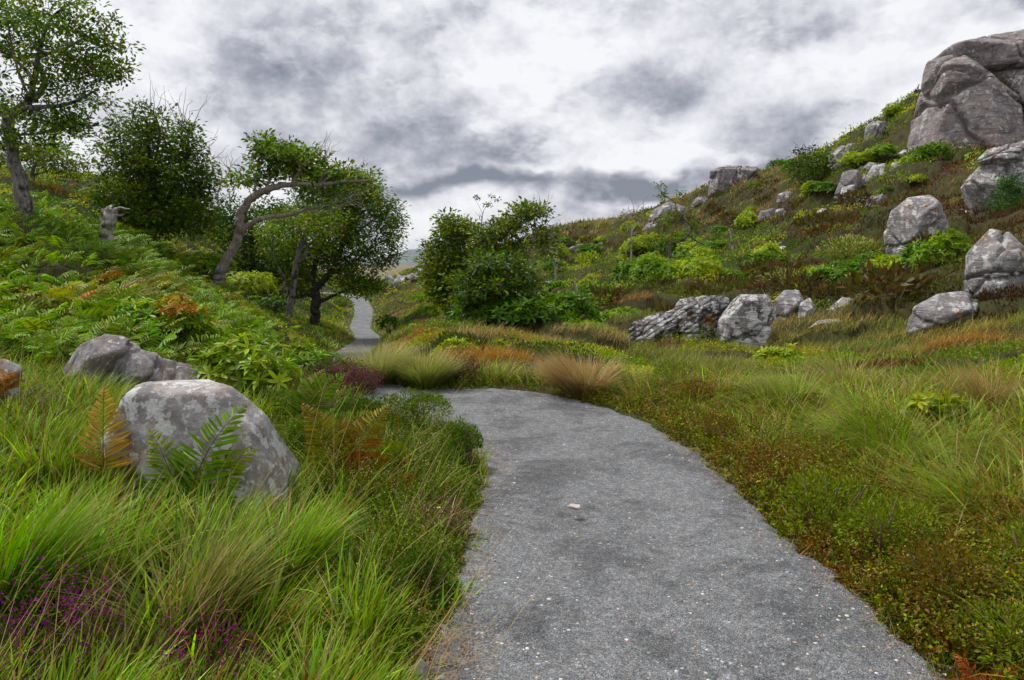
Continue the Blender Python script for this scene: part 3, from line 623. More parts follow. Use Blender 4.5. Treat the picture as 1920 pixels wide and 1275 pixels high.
# small pale stones half sunk in the heather: one mesh per shape, copied
STONES = []
for sd in (601, 602, 603):
    acc = Acc(); rock_piece(acc, [(1300,520),(1312,500),(1335,497),(1350,512),(1346,528),(1318,532)], 20., .6, sd, res=4, p=30, rough=.08, cracks=1); V = np.concatenate(acc.V); c = V.mean(0)
    o = acc.build('stone', RK_pale if sd != 603 else RK_mid, origin=c, smooth=True); tag(o, 'small pale stone half sunk in the heather, one of many alike on the right hillside', 'stone', 'small pale stones scattered over the right hillside'); STONES.append(o)
k = 0; r2_ = np.random.default_rng(77); spots = []
for cx_, cy_, sx_, sy_, nn in [(1600,330,60,40,9),(1640,385,50,16,5),(1720,540,80,25,6),(1560,590,50,14,4),(1450,400,90,40,6),(1800,300,70,50,6),(1250,470,100,40,5),(1100,470,50,20,4),(780,520,40,14,4),(1500,500,60,30,4)]:
    for q in range(nn): spots.append((cx_+r2_.normal()*sx_*.6, cy_+r2_.normal()*sy_*.6))
for px, py in spots:
    h_ = hit(px, py, 10)
    if h_[1] > 130 or px > 1910: continue
    if k < 3: o = STONES[k]
    else: o = STONES[k % 3].copy(); COL.objects.link(o)
    f_ = (.5+.9*r2_.random())*(1+h_[1]*.008); o.location = (h_[0], h_[1], h_[2]+.22*f_); o.scale = (f_*(.8+.5*r2_.random()), f_, f_*(.7+.5*r2_.random())); o.rotation_euler = (r2_.normal()*.2, r2_.normal()*.25, r2_.random()*6.28); k += 1
# ------------------------------------------------------------------ vegetation tools
def on_ground(X, Y):
    return zg(X, Y)
def inrock(X, Y, Z, m=.0):
    k = np.zeros(len(X), bool)
    for a, b, c, d, t_ in ROCKS: k |= (X > a-m) & (X < b+m) & (Y > c-m) & (Y < d+m) & (Z < t_)
    return k
def polar(n, r0, r1, a0=-46, a1=46):
    "points spread over a fan of ground, even in bearing and in log distance"
    a = R(a0)+(R(a1)-R(a0))*rng.random(n); r = r0*np.exp(math.log(r1/r0)*rng.random(n)); return r*np.sin(a), r*np.cos(a)
def rosettes(acc, pos, ax, L, W, n, c0, c1, spread=(50, 95), v=.18):
    "whorls of long leaves, one whorl per row of pos"
    m = len(pos)
    if m == 0: return
    ax = unit(ax); u = unit(np.cross(ax, np.array([.3, .2, .9])+tri(m)*.2)); b = np.cross(ax, u)
    rc = cmix(c0, c1, rng.random(m))*np.exp(rng.normal(size=(m, 1))*v)
    a = (np.arange(n)[None]*2*np.pi/n+rng.random((m, 1))*6+rng.normal(size=(m, n))*.25)
    th = R(spread[0])+(R(spread[1])-R(spread[0]))*rng.random((m, n))
    d = np.cos(th)[..., None]*ax[:, None]+np.sin(th)[..., None]*(np.cos(a)[..., None]*u[:, None]+np.sin(a)[..., None]*b[:, None])
    d = d.reshape(-1, 3); L_ = np.repeat(np.broadcast_to(L, (m,)), n)*(.75+.5*rng.random(m*n)); W_ = L_*np.repeat(np.broadcast_to(W, (m,)), n)
    leaves(acc, np.repeat(pos, n, 0), d, np.repeat(ax, n, 0)+.01, L_, W_, cvar(np.repeat(rc, n, 0), m*n, .10), shape=6, droop=.12)
def ferns(acc, pos, az, L, tilt, col, tipc, npair=13, npin=0, droop=.9, acc_st=None, hint=None):
    m = len(pos)
    if m == 0: return
    L = np.broadcast_to(L, (m,)).astype(float); h = np.stack([np.sin(az), np.cos(az), np.zeros(m)], 1)
    K = npair+3; pts = [pos.astype(float)]; tg = []
    for k in range(K):
        a = tilt+droop*(k/K)**1.3; d = np.stack([np.sin(a)*h[:, 0], np.sin(a)*h[:, 1], np.cos(a)], 1); tg.append(d); pts.append(pts[-1]+d*(L/K)[:, None])
    side0 = unit(np.cross(tg[0], (np.array([0, -.45, 1.])+rng.normal(size=(m, 3))*.35) if hint is None else hint)+1e-6)
    for k in range(3, K):
        u = (k-3)/npair; pl = L*.42*(1-u)**.85*(.55+.45*min(1, (u+.12)*4))
        for s in (-1, 1):
            d = unit(side0*s+tg[k]*(.45+.45*u)-np.array([0, 0, .12])+rng.normal(size=(m, 3))*.06); up = np.cross(d, tg[k])
            c = cmix(col, tipc, np.clip(u+rng.normal(size=m)*.15, 0, 1)*.8)
            p0 = pts[k]
            if npin == 0:
                leaves(acc, p0, unit(d+rng.normal(size=(m, 3))*.12), np.cross(side0, tg[k]), pl, pl*.03+L/npair*.58, c*np.exp(rng.normal(size=(m, 1))*.10), fold=.12, droop=.22, shape=6 if npair > 13 else 4)
            else:
                for j in range(npin):
                    v = (j+.3)/npin; q = p0+d*(pl*v)[:, None]-np.array([0, 0, 1])*(pl*.12*v*v)[:, None]; wl = pl*.21*(1-v)**.8+.002
                    for s2 in (-1, 1):
                        dd = unit(tg[k]*s2+d*.45); leaves(acc, q, dd, np.cross(side0, tg[k]), wl, pl/npin*.62*(1-.4*v), c*np.exp(rng.normal()*.06), fold=.08)
                leaves(acc, p0, d, np.cross(side0, tg[k]), pl, pl*.03+.0015, c*.8, fold=.0, droop=.12)
    st = acc_st or acc; V = []; 
    for k in range(K+1):
        w = (L*.007*(1-k/(K+1))+.0006)[:, None]; V += [pts[k]-side0*w, pts[k]+side0*w]
    V = np.stack(V, 1); T = []
    for k in range(K): a = 2*k; T += [[a, a+1, a+3], [a, a+3, a+2]]
    st.add(V.reshape(-1, 3), (np.arange(m)[:, None, None]*(2*K+2)+np.array(T)[None]).reshape(-1, 3), np.array([.16, .10, .03]))

# ---- regions (ellipses round real patches of ground, given where they show in the photograph)
def region(X, Y, Z, ells, soft=.5):
    px, py = proj(X, Y, Z); w = np.zeros(len(X))
    for cx, cy, rx, ry in ells:
        d = np.hypot((px-cx)/rx, (py-cy)/ry); w = np.maximum(w, 1-sst(1-soft*.5, 1+soft*.5, d+(n2(X, Y, 1.5, 61)-.5)*.5))
    return w

# ---- foreground and mid grass
def grass_zone(acc, n, r0, r1, a0, a1, Lr, Wk, seed_f, gcol, dry, wind=.9, tuft=.35, smin=-.05, dens=None, segs=4, leanr=(.05, .5), bendr=(.4, 1.5)):
    X, Y = polar(n, r0, r1, a0, a1); S = sdf(X, Y)
    if tuft:
        _, i, j, cx, cy = cells(X, Y, tuft, seed_f); t = .55*rng.random(n)**.5
        ox, oy = X-cx, Y-cy; X = cx+ox*.75; Y = cy+oy*.75; S = sdf(X, Y); hid = h2(i, j, seed_f+5)
        out = np.arctan2(ox, oy); od = np.hypot(ox, oy)/tuft
    else: out = rng.random(n)*6.28; od = np.full(n, .3); hid = np.full(n, .5)
    keep = S > smin
    Z = zg(X, Y, S)
    if dens is not None: keep &= rng.random(n) < dens(X, Y, Z, S)
    X, Y, Z, S, out, od, hid = [q[keep] for q in (X, Y, Z, S, out, od, hid)]; m = len(X)
    r = np.hypot(X, Y)
    L = (Lr[0]+(Lr[1]-Lr[0])*rng.random(m))*(.55+.6*hid)*(.45+.55*sst(0, .5, S))
    W = Wk*np.maximum(.0085, r*.00120)*(.7+.6*rng.random(m))
    ax = np.sin(out)*od*1.2+wind*(.1+.9*rng.random(m))+rng.normal(size=m)*.3; ay = np.cos(out)*od*1.2+rng.normal(size=m)*.5
    az = np.arctan2(ax, ay)
    lean = leanr[0]+(leanr[1]-leanr[0])*rng.random(m)+od*.25; bend = bendr[0]+(bendr[1]-bendr[0])*rng.random(m)
    isd = rng.random(m) < dry(X, Y, Z) if callable(dry) else rng.random(m) < dry
    c0 = cvar(gcol*1.05, m, .50)*(1+.8*(n2(X, Y, .8, 83)-.5))[:, None]; c0 = np.where((rng.random(m) < .25)[:, None], cmix(c0, LGRN*1., .5), c0)
    c1 = cmix(c0*1.1, lin(172, 186, 110), .35*rng.random(m))
    st = cvar(cmix(STRAW*.75, lin(160, 118, 70), (rng.random(m) < .5)*.8), m, .25); c0 = np.where(isd[:, None], cmix(st, BRN, .3*rng.random(m)), c0); c1 = np.where(isd[:, None], st, c1)
    blades(acc, np.stack([X, Y, Z-.01], 1), az, L, W, lean, bend, c0, c1, segs)
nearL = lambda X, Y, Z, S: (1-.85*region(X, Y, Z, [(800,960,110,330),(150,1235,300,120),(400,1270,160,70),(640,800,160,130),(760,900,110,120)]))*(1-1.*inrock(X, Y, Z+.2, -.12))
ga = Acc()
grass_zone(ga, 27000, 1.7, 7.2, -46, -2, (.20, .50), 1.45, 301, lin(112, 142, 52), .14, leanr=(.02, .55), bendr=(.15, 1.1), wind=.8, tuft=.42, dens=nearL)
grass_zone(ga, 26000, 5.0, 9.5, -46, -12, (.2, .42), 1., 311, lin(104, 132, 50), .2, wind=.6, tuft=.4, dens=lambda X, Y, Z, S: (1-.7*region(X, Y, Z, [(640,760,160,110),(430,680,120,60),(100,600,300,70)]))*(1-inrock(X, Y, Z+.1)))
# right bank
def dR(X, Y, Z, S):
    low = sst(.12, .7, S+(n2(X, Y, .9, 91)-.5)*.9); return low*(1-inrock(X, Y, Z+.15))*(.35+.65*sst(.35, .55, n2(X, Y, .55, 93)))
def dryR(X, Y, Z):
    return np.clip(.26+.55*region(X, Y, Z, [(1000,650,230,28),(1085,700,70,35),(1640,650,330,38),(1250,660,200,20),(740,660,90,18)])+.35*(n2(X, Y, .4, 97)-.45), .04, .9)
grass_zone(ga, 85000, 2.6, 10.5, 4, 46, (.22, .5), 1., 321, lin(112, 132, 54), dryR, wind=-.25, tuft=.55, dens=dR, bendr=(.7, 1.9))
grass_zone(ga, 15000, 3.2, 10.5, 8, 46, (.34, .62), 1.2, 361, lin(118, 138, 60), .38, wind=-.35, tuft=.8, smin=.7, dens=lambda X, Y, Z, S: .9*(1-inrock(X, Y, Z)), leanr=(.02, .4), bendr=(.5, 1.6))
grass_zone(ga, 90000, 9.2, 17.5, -22, 46, (.25, .5), 1., 331, lin(120, 134, 60), dryR, wind=-.2, tuft=.6, dens=dR, bendr=(.5, 1.6))
grass_zone(ga, 60000, 16, 80, -20, 2, (.25, .5), 1., 341, lin(108, 135, 50), .25, wind=0, tuft=.8, segs=3, dens=lambda X, Y, Z, S: .8*(1-inrock(X, Y, Z)))
tag(ga.build('grass', M_grass), kind='stuff')
# short turf and moss along the edges
ga = Acc()
X, Y = polar(60000, 2.2, 12, -34, 40); S = sdf(X, Y); k = (S > -.04-.32*np.clip(n2(X, Y, 2.2, 66)-.48, 0, 1)-.16*rng.random(len(S))**4) & (S < .30+.3*n2(X, Y, 1.2, 67)); X, Y, S = X[k], Y[k], S[k]
n = len(X); Z = zg(X, Y, S); blades(ga, np.stack([X, Y, Z], 1), rng.random(n)*6.3, .03+.06*rng.random(n), .003+.0006*np.hypot(X, Y)*.8, rng.random(n)*.6, rng.random(n)*1.2,
    cvar(cmix(lin(90, 115, 30), lin(120, 80, 50), (n2(X, Y, 2.5, 68) > .55)*.8), n), cvar(cmix(lin(140, 160, 40), lin(160, 120, 80), (n2(X, Y, 2.5, 68) > .55)*.9), n), 2)
tag(ga.build('verge_moss', M_grass), kind='stuff')
# litter: dead stalks lying at the edge of the gravel
ga = Acc(); X, Y = polar(26000, 2.4, 11, -20, 40); S = sdf(X, Y); k = (S > -.16) & (S < .14) & (rng.random(len(X)) < .25+.75*(n2(X, Y, 1.1, 401) > .5)); X, Y = X[k], Y[k]; n = len(X)
blades(ga, np.stack([X, Y, np.maximum(zg(X, Y), pz(X, Y))+.012+.02*rng.random(n)], 1), rng.random(n)*6.3, .05+.16*rng.random(n)**2, .0035, 1.35+.15*rng.random(n), rng.normal(size=n)*.2, cvar(lin(150, 125, 100), n), cvar(lin(175, 150, 120), n), 3)
tag(ga.build('dead_stalks', M_heath), kind='stuff')

# ---- low leafy scrub (bilberry, crowberry, cross leaved heath) by the path
def scrub(acc, X, Y, hmax, leaf, cols, flower=None, ff=.0, seed=5, cs=.35, up=.8, nl=11):
    "woody sprigs carrying small leaves, tangled together"
    S = sdf(X, Y); Z = zg(X, Y, S); k = ~inrock(X, Y, Z+.1, -.05); X, Y, S, Z = X[k], Y[k], S[k], Z[k]; n = len(X)
    if n == 0: return
    hv = .35+.9*n2(X, Y, 2.2, seed, 3); H = hmax*hv*sst(-.10, .30, S)*(.5+.7*rng.random(n)); r = np.hypot(X, Y)
    d = tri(n)*.55; d[:, 2] = np.abs(d[:, 2])*.5+.75*up; d = unit(d); bend = tri(n)*.35; bend[:, 2] *= .3
    cl = n2(X, Y, 1.3, seed+7, 4)+rng.normal(size=n)*.05; ci = np.clip((cl-.30)/.40*len(cols), 0, len(cols)-1).astype(int); cols = np.array(cols); c = cvar(cols[ci], n, .22)
    base = np.stack([X, Y, Z-.01], 1)
    az = np.arctan2(d[:, 0], d[:, 1]); w = np.maximum(.0025, r*.0005)
    blades(acc, base, az, H*1.05, w, np.arccos(np.clip(d[:, 2], -1, 1)), .2, cvar(lin(92, 68, 50), n, .2), cvar(lin(104, 80, 52), n, .2), 2)
    L0 = np.maximum(leaf, r*.0021)
    for q in range(nl):
        u = (.18+.82*(q+rng.random(n))/nl); p = base+d*(H*u)[:, None]+bend*(H*u*u)[:, None]*.6
        dd = unit(d*.5+tri(n)); L = L0*(.65+.6*rng.random(n)); leaves(acc, p, dd, tri(n), L, L*.5, cvar(c, n, .15), fold=.2)
    if flower is not None:
        k = rng.random(n) < ff; p = (base+d*H[:, None]+bend*H[:, None]*.6)[k]; m = len(p); L = np.maximum(.010, r[k]*.0018)
        for q in range(4): leaves(acc, p+rng.normal(size=(m, 3))*.014, tri(m)+[0, 0, .6], tri(m), L, L*.8, cvar(flower, m, .18), fold=.3)
def strip(n, r0, r1, a0, a1, s0, s1, f=None):
    X, Y = polar(n, r0, r1, a0, a1); S = sdf(X, Y)+(n2(X, Y, .8, 104)-.5)*.5; k = (S > s0) & (S < s1)
    X, Y = X[k], Y[k]
    if f is not None:
        k = rng.random(len(X)) < f(X, Y, zg(X, Y)); X, Y = X[k], Y[k]
    return X, Y
ua = Acc()
BC = [lin(126, 98, 58), lin(110, 124, 38), lin(150, 158, 48), lin(84, 98, 30), lin(126, 98, 58), lin(142, 150, 46), lin(100, 86, 50), lin(100, 122, 36)]
X, Y = strip(52000, 2.4, 10.5, 3, 44, -.05, 1.25, lambda X, Y, Z: np.clip(region(X, Y, Z, [(1500,940,330,230),(1750,1120,260,120),(1280,790,160,50),(1150,745,120,16),(1180,775,160,30)]), .1, 1))
scrub(ua, X, Y, .36, .023, BC, lin(196, 168, 120), .16)
X, Y = strip(42000, 2.2, 9.5, -32, 2, -.06, 1.5, lambda X, Y, Z: np.clip(region(X, Y, Z, [(830,930,110,330),(690,810,190,130)])+.2*(sdf(X, Y) < .6), 0, 1))
scrub(ua, X, Y, .30, .016, [lin(96, 122, 26), lin(120, 150, 30), lin(74, 104, 22), lin(112, 128, 40)], lin(205, 180, 150), .10, seed=15, up=1.2)
X, Y = polar(16000, 6.0, 13, -46, -16); Z = zg(X, Y); k = rng.random(len(X)) < .15+.85*region(X, Y, Z, [(640,770,170,110),(430,640,200,60),(120,640,260,50),(300,620,200,40)]); X, Y = X[k], Y[k]
scrub(ua, X, Y, .30, .02, [lin(92, 112, 28), lin(110, 120, 40), lin(84, 96, 34), lin(104, 88, 46)], seed=25)
X, Y = strip(16000, 8.8, 20, -16, 46, -.02, 1.2); scrub(ua, X, Y, .14, .018, [lin(100, 118, 36), lin(120, 140, 46), lin(112, 88, 52)], seed=35)

# ---- the slopes: mounds of heather, moor grass, bracken and green shrub
N0 = 480000
X, Y = polar(N0, 9.5, 125, -46, 46); S = sdf(X, Y); k = S > .5; X, Y, S = X[k], Y[k], S[k]
H, ci, cj, ccx, ccy = canopy(X, Y, S); Z = zg(X, Y, S); r = np.hypot(X, Y); px, py = proj(X, Y, Z)
k = ~inrock(X, Y, Z, -.2); X, Y, S, H, ci, cj, Z, r, px, py, ccx, ccy = [q[k] for q in (X, Y, S, H, ci, cj, Z, r, px, py, ccx, ccy)]
u1 = h2(ci, cj, 61); u2 = h2(ci, cj, 62); big = n2(ccx, ccy, .12, 63, 3); big2 = n2(ccx, ccy, .07, 163, 3)
right = px > 800+ (r > 60)*60
# kinds: 0 heather 1 moor grass 2 green shrub 3 bracken
wh = .75*region(X, Y, Z, [(1600,560,200,60),(1650,420,300,90),(1400,470,160,50),(1500,400,200,70),(1830,230,120,60),(1850,600,200,50),(1050,440,60,20)], .8)
wg = region(X, Y, Z, [(1150,440,180,35),(1330,400,120,40),(1450,350,120,50),(700,560,90,60),(1000,650,250,40),(1700,660,400,40),(1150,600,60,40),(1250,640,200,20),(730,640,100,50)], .8)
ws_ = region(X, Y, Z, [(1300,520,200,60),(1120,560,120,50),(1000,600,200,60),(1620,330,120,60),(560,560,200,110),(350,440,300,60)], .8)
wf = region(X, Y, Z, [(180,500,260,140),(420,600,140,60)], .8)
sc0 = np.stack([.35+.9*wh+.9*(big-.5), .25+.9*wg+.8*(big2-.5), .42+.8*ws_-.5*(big-.5), .0+1.1*wf], 1)+np.stack([u1, u2, h2(ci, cj, 64), h2(ci, cj, 65)], 1)*.75
kind = sc0.argmax(1); kind = np.where((kind == 3) & (wf < .2), 2, kind); kind = np.where((px < 760) & (kind == 0) & (r < 40), 2, kind)
fa = {q: Acc() for q in range(4)}
hc = [lin(120, 112, 46), lin(96, 62, 40), lin(74, 54, 36), lin(88, 98, 36), lin(112, 80, 46), lin(76, 92, 32), lin(122, 90, 66), lin(62, 56, 30), lin(100, 68, 46)]
gc = [lin(168, 128, 72), lin(146, 136, 74), lin(122, 132, 60), lin(158, 140, 92), lin(104, 122, 48)]
scs = [lin(186, 192, 40), lin(136, 164, 36), lin(92, 124, 30), lin(172, 186, 44), lin(112, 138, 42), lin(66, 94, 26), lin(158, 164, 42), lin(80, 114, 34)]
pos = np.stack([X, Y, Z], 1)
for q in range(4):
    k = kind == q
    if q == 1: k &= rng.random(len(k)) < .8
    p = pos[k].copy(); m = len(p); rk = r[k]; hk = H[k]; cu = h2(ci[k], cj[k], 66)
    if q == 0:
        c = np.array(hc)[(cu*len(hc)).astype(int) % len(hc)]; c = cvar(c, m, .16)
        pur = (h2(ci[k], cj[k], 68) > .95) & (rng.random(m) < .5); c = np.where(pur[:, None], cvar(lin(150, 85, 115), m, .2), c)
        p[:, 2] += hk*(.72+.25*rng.random(m)); d = tri(m); d[:, 2] = np.abs(d[:, 2])+.9
        L = np.maximum(.10, rk*.0045)*(.6+.7*rng.random(m)); leaves(fa[q], p, d, tri(m), L, L*.26, c, tip=c*1.15, fold=.1)
    elif q == 1:
        c = np.array(gc)[(cu*len(gc)).astype(int) % len(gc)]; c = cvar(c, m, .22); p[:, 2] += hk*.68
        L = np.maximum(.22, rk*.006)*(.6+.8*rng.random(m)); az_ = rng.random(m)*6.28
        blades(fa[q], p, np.arctan2(np.sin(az_)+.5, np.cos(az_)), L, np.maximum(.006, rk*.0009), .1+.5*rng.random(m), .3+1.1*rng.random(m), c, cmix(c, STRAW*.8, .5*rng.random(m)), 3)
    elif q == 2:
        c = np.array(scs)[(cu*len(scs)).astype(int) % len(scs)]; c = cvar(c, m, .18); p[:, 2] += hk*(.74+.3*rng.random(m))
        d = tri(m); d[:, 2] = np.abs(d[:, 2])*.9+.15; L = np.maximum(.055, rk*.0034)*(.6+.7*rng.random(m)); leaves(fa[q], p, d, tri(m), L, L*.42, c, fold=.15, shape=4)
    else:
        s = rng.random(m) < .034*np.clip(14/rk, .4, 1.3); p = p[s]; m = len(p); p[:, 2] += hk[s]*.75
        yc = (h2(ci[k][s], cj[k][s], 69) > .8)[:, None]; c = np.where(yc, cvar(lin(140, 140, 45), m, .15), cvar(lin(118, 152, 40), m, .22)); gold = rng.random(m) < .04
        c = np.where(gold[:, None], cvar(lin(160, 105, 50), m), c)
        ferns(fa[q], p, rng.normal(size=m)*1.4+1.2, .38+.3*rng.random(m), .6+.6*rng.random(m), c, c*1.1, npair=11, npin=0)

tag(fa[0].build('heather', M_heath), kind='stuff'); tag(fa[1].build('moor_grass', M_grass), kind='stuff')
# the undergrowth under bracken: leafy filler so that no soil shows
k = kind == 3; p = pos[k]; s = rng.random(len(p)) < .9; p = p[s]; m = len(p); rk = r[k][s]; p = p+np.stack([0*rk, 0*rk, H[k][s]*.74+.14*rng.random(m)], 1)
L = np.maximum(.045, rk*.003); leaves(ua, p, tri(m)+[0, 0, .5], tri(m), L*(.6+.8*rng.random(m)), L*.35, cvar(lin(80, 104, 30), m, .3))
ua.add(np.concatenate(fa[2].V), np.concatenate(fa[2].T), np.concatenate(fa[2].C))
tag(ua.build('undergrowth', M_leaf), kind='stuff')
# bracken: the far sea of fronds is one mass
n = 1500; X, Y = polar(n*3, 6.8, 24, -44, -13); Z = zg(X, Y); w = region(X, Y, Z, [(180,540,330,150),(450,610,130,50),(60,640,200,40)]); k = (rng.random(len(X)) < w) & ~inrock(X, Y, Z); X, Y, Z = X[k], Y[k], Z[k]; m = len(X)
c = cvar(lin(122, 156, 40), m, .22); c = np.where((rng.random(m) < .12)[:, None], cvar(lin(150, 160, 50), m, .1), c)
nr = np.hypot(X, Y) < 13; p = np.stack([X, Y, Z+.06+.22*rng.random(m)], 1); az_ = 1.1+rng.normal(size=m)*1.5; LL = .32+.32*rng.random(m); TL = .5+.7*rng.random(m)
ferns(fa[3], p[nr], az_[nr], LL[nr], TL[nr], c[nr], c[nr]*1.1, npair=17); ferns(fa[3], p[~nr], az_[~nr], LL[~nr], TL[~nr], c[~nr], c[~nr]*1.1, npair=12)
tag(fa[3].build('bracken', M_leaf), kind='stuff')

# ---- loose stones on the path
ga = Acc(); IV, IT = ico(1)
X, Y = polar(15000, 2.2, 10, -30, 38); S = sdf(X, Y); k = (S < .16*rng.random(len(X))) & (rng.random(len(X)) < .45+.55*(S > -.25)); X, Y = X[k], Y[k]; n = len(X)
sz = .0032+.0045*rng.random(n)**3*1.6; sz = np.where(rng.random(n) < .005, sz*1.9, sz)
jit = IV[None]*(1+.35*rng.normal(size=(n, len(IV), 1))*.5)*(sz[:, None]*np.stack([.8+.6*rng.random(n), .8+.6*rng.random(n), .4+.3*rng.random(n)], 1))[:, None]
V = jit+np.stack([X, Y, np.maximum(pz(X, Y)+.005, zg(X, Y)+.002)], 1)[:, None]; gcs = np.array([lin(120, 122, 126), lin(165, 168, 172), lin(95, 98, 102), lin(205, 203, 200), lin(178, 150, 125), lin(140, 142, 150)])
ga.add(V.reshape(-1, 3), (np.arange(n)[:, None, None]*len(IV)+IT[None]).reshape(-1, 3), np.repeat(cvar(gcs[(rng.random(n)**1.3*6).astype(int) % 6], n, .1), len(IV), 0))
def plain(name, rough=.8):
    m, N, Lk = newmat(name); a = node(N, 'ShaderNodeAttribute', attribute_name='Col'); p = node(N, 'ShaderNodeBsdfPrincipled', Roughness=rough); Lk.new(a.outputs['Color'], p.inputs['Base Color'])
    o = N.new('ShaderNodeOutputMaterial'); Lk.new(p.outputs[0], o.inputs[0]); return m
M_plain = plain('loose_stone'); tag(ga.build('loose_gravel', M_plain), kind='stuff')
# ------------------------------------------------------------------ trees
def tree(name, label, base, limbs, blobs, leafL=.08, leafW=.5, cols=None, bark=None, cat='tree', group=None, per=26, clr=.28, twigr=.006, seed=1, shape=6, Y=None, ncl=1., bare=(), gap=.0):
    """limbs: rows (px, py, depth offset, radius); blobs: (px, py, rx, ry, depth radius, depth offset, clusters)"""
    global rng
    rs = np.random.default_rng(seed+1000); keep_rng = rng; rng = rs
    hb = hit(*base) if Y is None else None
    Yb = hb[1] if Y is None else Y
    root = empty(name, (P(*base, Yb) if hb is None else hb), label, cat, group); org = np.array(root.location)
    sc_ = Yb/F; clr = clr*.62; ta = Acc(); nodes = []; nrad = []
    for li, lm in enumerate(limbs):
        q = np.array([[*P(a, b, Yb+c), r] for a, b, c, r in lm])
        if li:
            na = np.array(nodes); q[0, :3] = na[np.linalg.norm(na-q[0, :3], axis=1).argmin()]
        s = smooth_line(q, 6)
        if li == 0:
            dn = unit(s[1, :3]-s[0, :3]+[0, 0, .15]); drop = max(0., s[0, 2]-org[2])+.2; s[0, 3] *= 1.2; e0 = s[0].copy(); e0[:3] -= dn*drop/max(dn[2], .4); e0[3] *= 1.15; s = np.vstack([e0, s])
        s[1:-1, :3] += rs.normal(size=(len(s)-2, 3))*s[1:-1, 3:4]*.16
        tube(ta, s[:, :3], s[:, 3], np.array([.2]*3), 12 if s[0, 3] > .05 else 7, .34); nodes += list(s[:, :3]); nrad += list(s[:, 3])
        if s[0, 3] > .03 and blobs:   # short broken side twigs
            for k in range(int(2+len(s)/8)):
                j = rs.integers(2, len(s)); L_ = (.25+.5*rs.random())*min(1.2, Yb/18); d = unit(rs.normal(size=3)+[0, 0, .4])
                pts = s[j, :3]+np.cumsum(np.vstack([np.zeros(3), (d+rs.normal(size=(4, 3))*.35)*L_/4]), 0); tube(ta, pts, np.linspace(min(.02, s[j, 3]*.5), .003, 5)*max(1, Yb/25), np.array([.2]*3), 4)
    cl = []
    for px, py, rx, ry, dr, do, n in blobs:
        n = max(3, int(n*ncl)); c = P(px, py, Yb+do); u = unit(rs.normal(size=(n, 3)))*(rs.random((n, 1))**.45)
        u = u*[rx*sc_, dr, ry*sc_]; cl += list(c+u)
    cl = np.array(cl) if cl else np.zeros((0, 3)); nodes = np.array(nodes); nrad = np.array(nrad)
    if len(cl):
        d0 = np.linalg.norm(cl[:, None]-nodes[None], axis=2).min(1); cl = cl[np.argsort(d0)]
        NN = list(nodes); NR = list(nrad); arr = np.zeros((len(nodes)+len(cl)*4, 3)); arr[:len(nodes)] = nodes; rad = np.zeros(len(arr)); rad[:len(nodes)] = nrad; m = len(nodes)
        for c in cl:
            dd = np.linalg.norm(arr[:m]-c, axis=1)+np.maximum(0, arr[:m, 2]-c[2])*.6; j = dd.argmin(); a = arr[j]; L_ = np.linalg.norm(c-a)
            k1 = a*.67+c*.33+rs.normal(size=3)*.10*L_-[0, 0, .04*L_]; k2 = a*.33+c*.67+rs.normal(size=3)*.10*L_
            r0 = max(twigr, min(rad[j]*.72, .012+.02*L_)); tube(ta, [a, k1, k2, c], [r0, r0*.8, r0*.6, twigr*.6], np.array([.2]*3), 4 if Yb > 20 else 5)
            for q, r_ in ((k1, r0*.8), (k2, r0*.6), (c, twigr)): arr[m] = q; rad[m] = r_; m += 1
    for px, py, ang, ln, n in bare:   # fine leafless twigs
        for k in range(n):
            p0 = P(px+rs.normal()*14, py+rs.normal()*8, Yb+rs.normal()*.4); an_ = arr[:m] if len(cl) else nodes; p0 = an_[np.linalg.norm(an_-p0, axis=1).argmin()]; a = R(ang+rs.normal()*28); d = np.array([math.cos(a), rs.normal()*.4, math.sin(a)])
            pts = p0+np.cumsum(np.vstack([np.zeros(3), (d+rs.normal(size=(5, 3))*.4)*ln*sc_/5]), 0); tube(ta, pts, np.linspace(.012, .003, 6)*max(.8, Yb/22), np.array([.2]*3), 3)
    o = ta.build('trunk', bark or M_bark, root, org, smooth=True)
    if len(cl):
        la = Acc(); n = len(cl)*per; cc = np.repeat(cl, per, 0); off = rs.normal(size=(n, 3))*[clr, clr, clr*.6]; pos = cc+off
        d = unit(off+rs.normal(size=(n, 3))*.5*clr+[0, 0, .1*clr]); cols = np.array(cols if cols is not None else [lin(70, 100, 28), lin(92, 122, 34), lin(56, 82, 26), lin(110, 120, 40)])
        cb = (rs.random(len(cl))**1.2*len(cols)).astype(int); c = cvar(np.repeat(cols[cb]*np.exp(rs.normal(size=(len(cl), 1))*.22), per, 0), n, .18)
        L_ = leafL*(.45+.9*rs.random(n)); leaves(la, pos, d, unit(rs.normal(size=(n, 3))*.6+[0, 0, 1]), L_, L_*leafW, c, fold=.18, shape=shape, droop=.15)
        la.build('crown', M_leaf, root, org)
    rng = keep_rng; return root
OAK = [lin(112, 148, 36), lin(128, 156, 42), lin(96, 128, 30), lin(74, 108, 28), lin(120, 146, 40), lin(134, 130, 44), lin(60, 88, 26)]
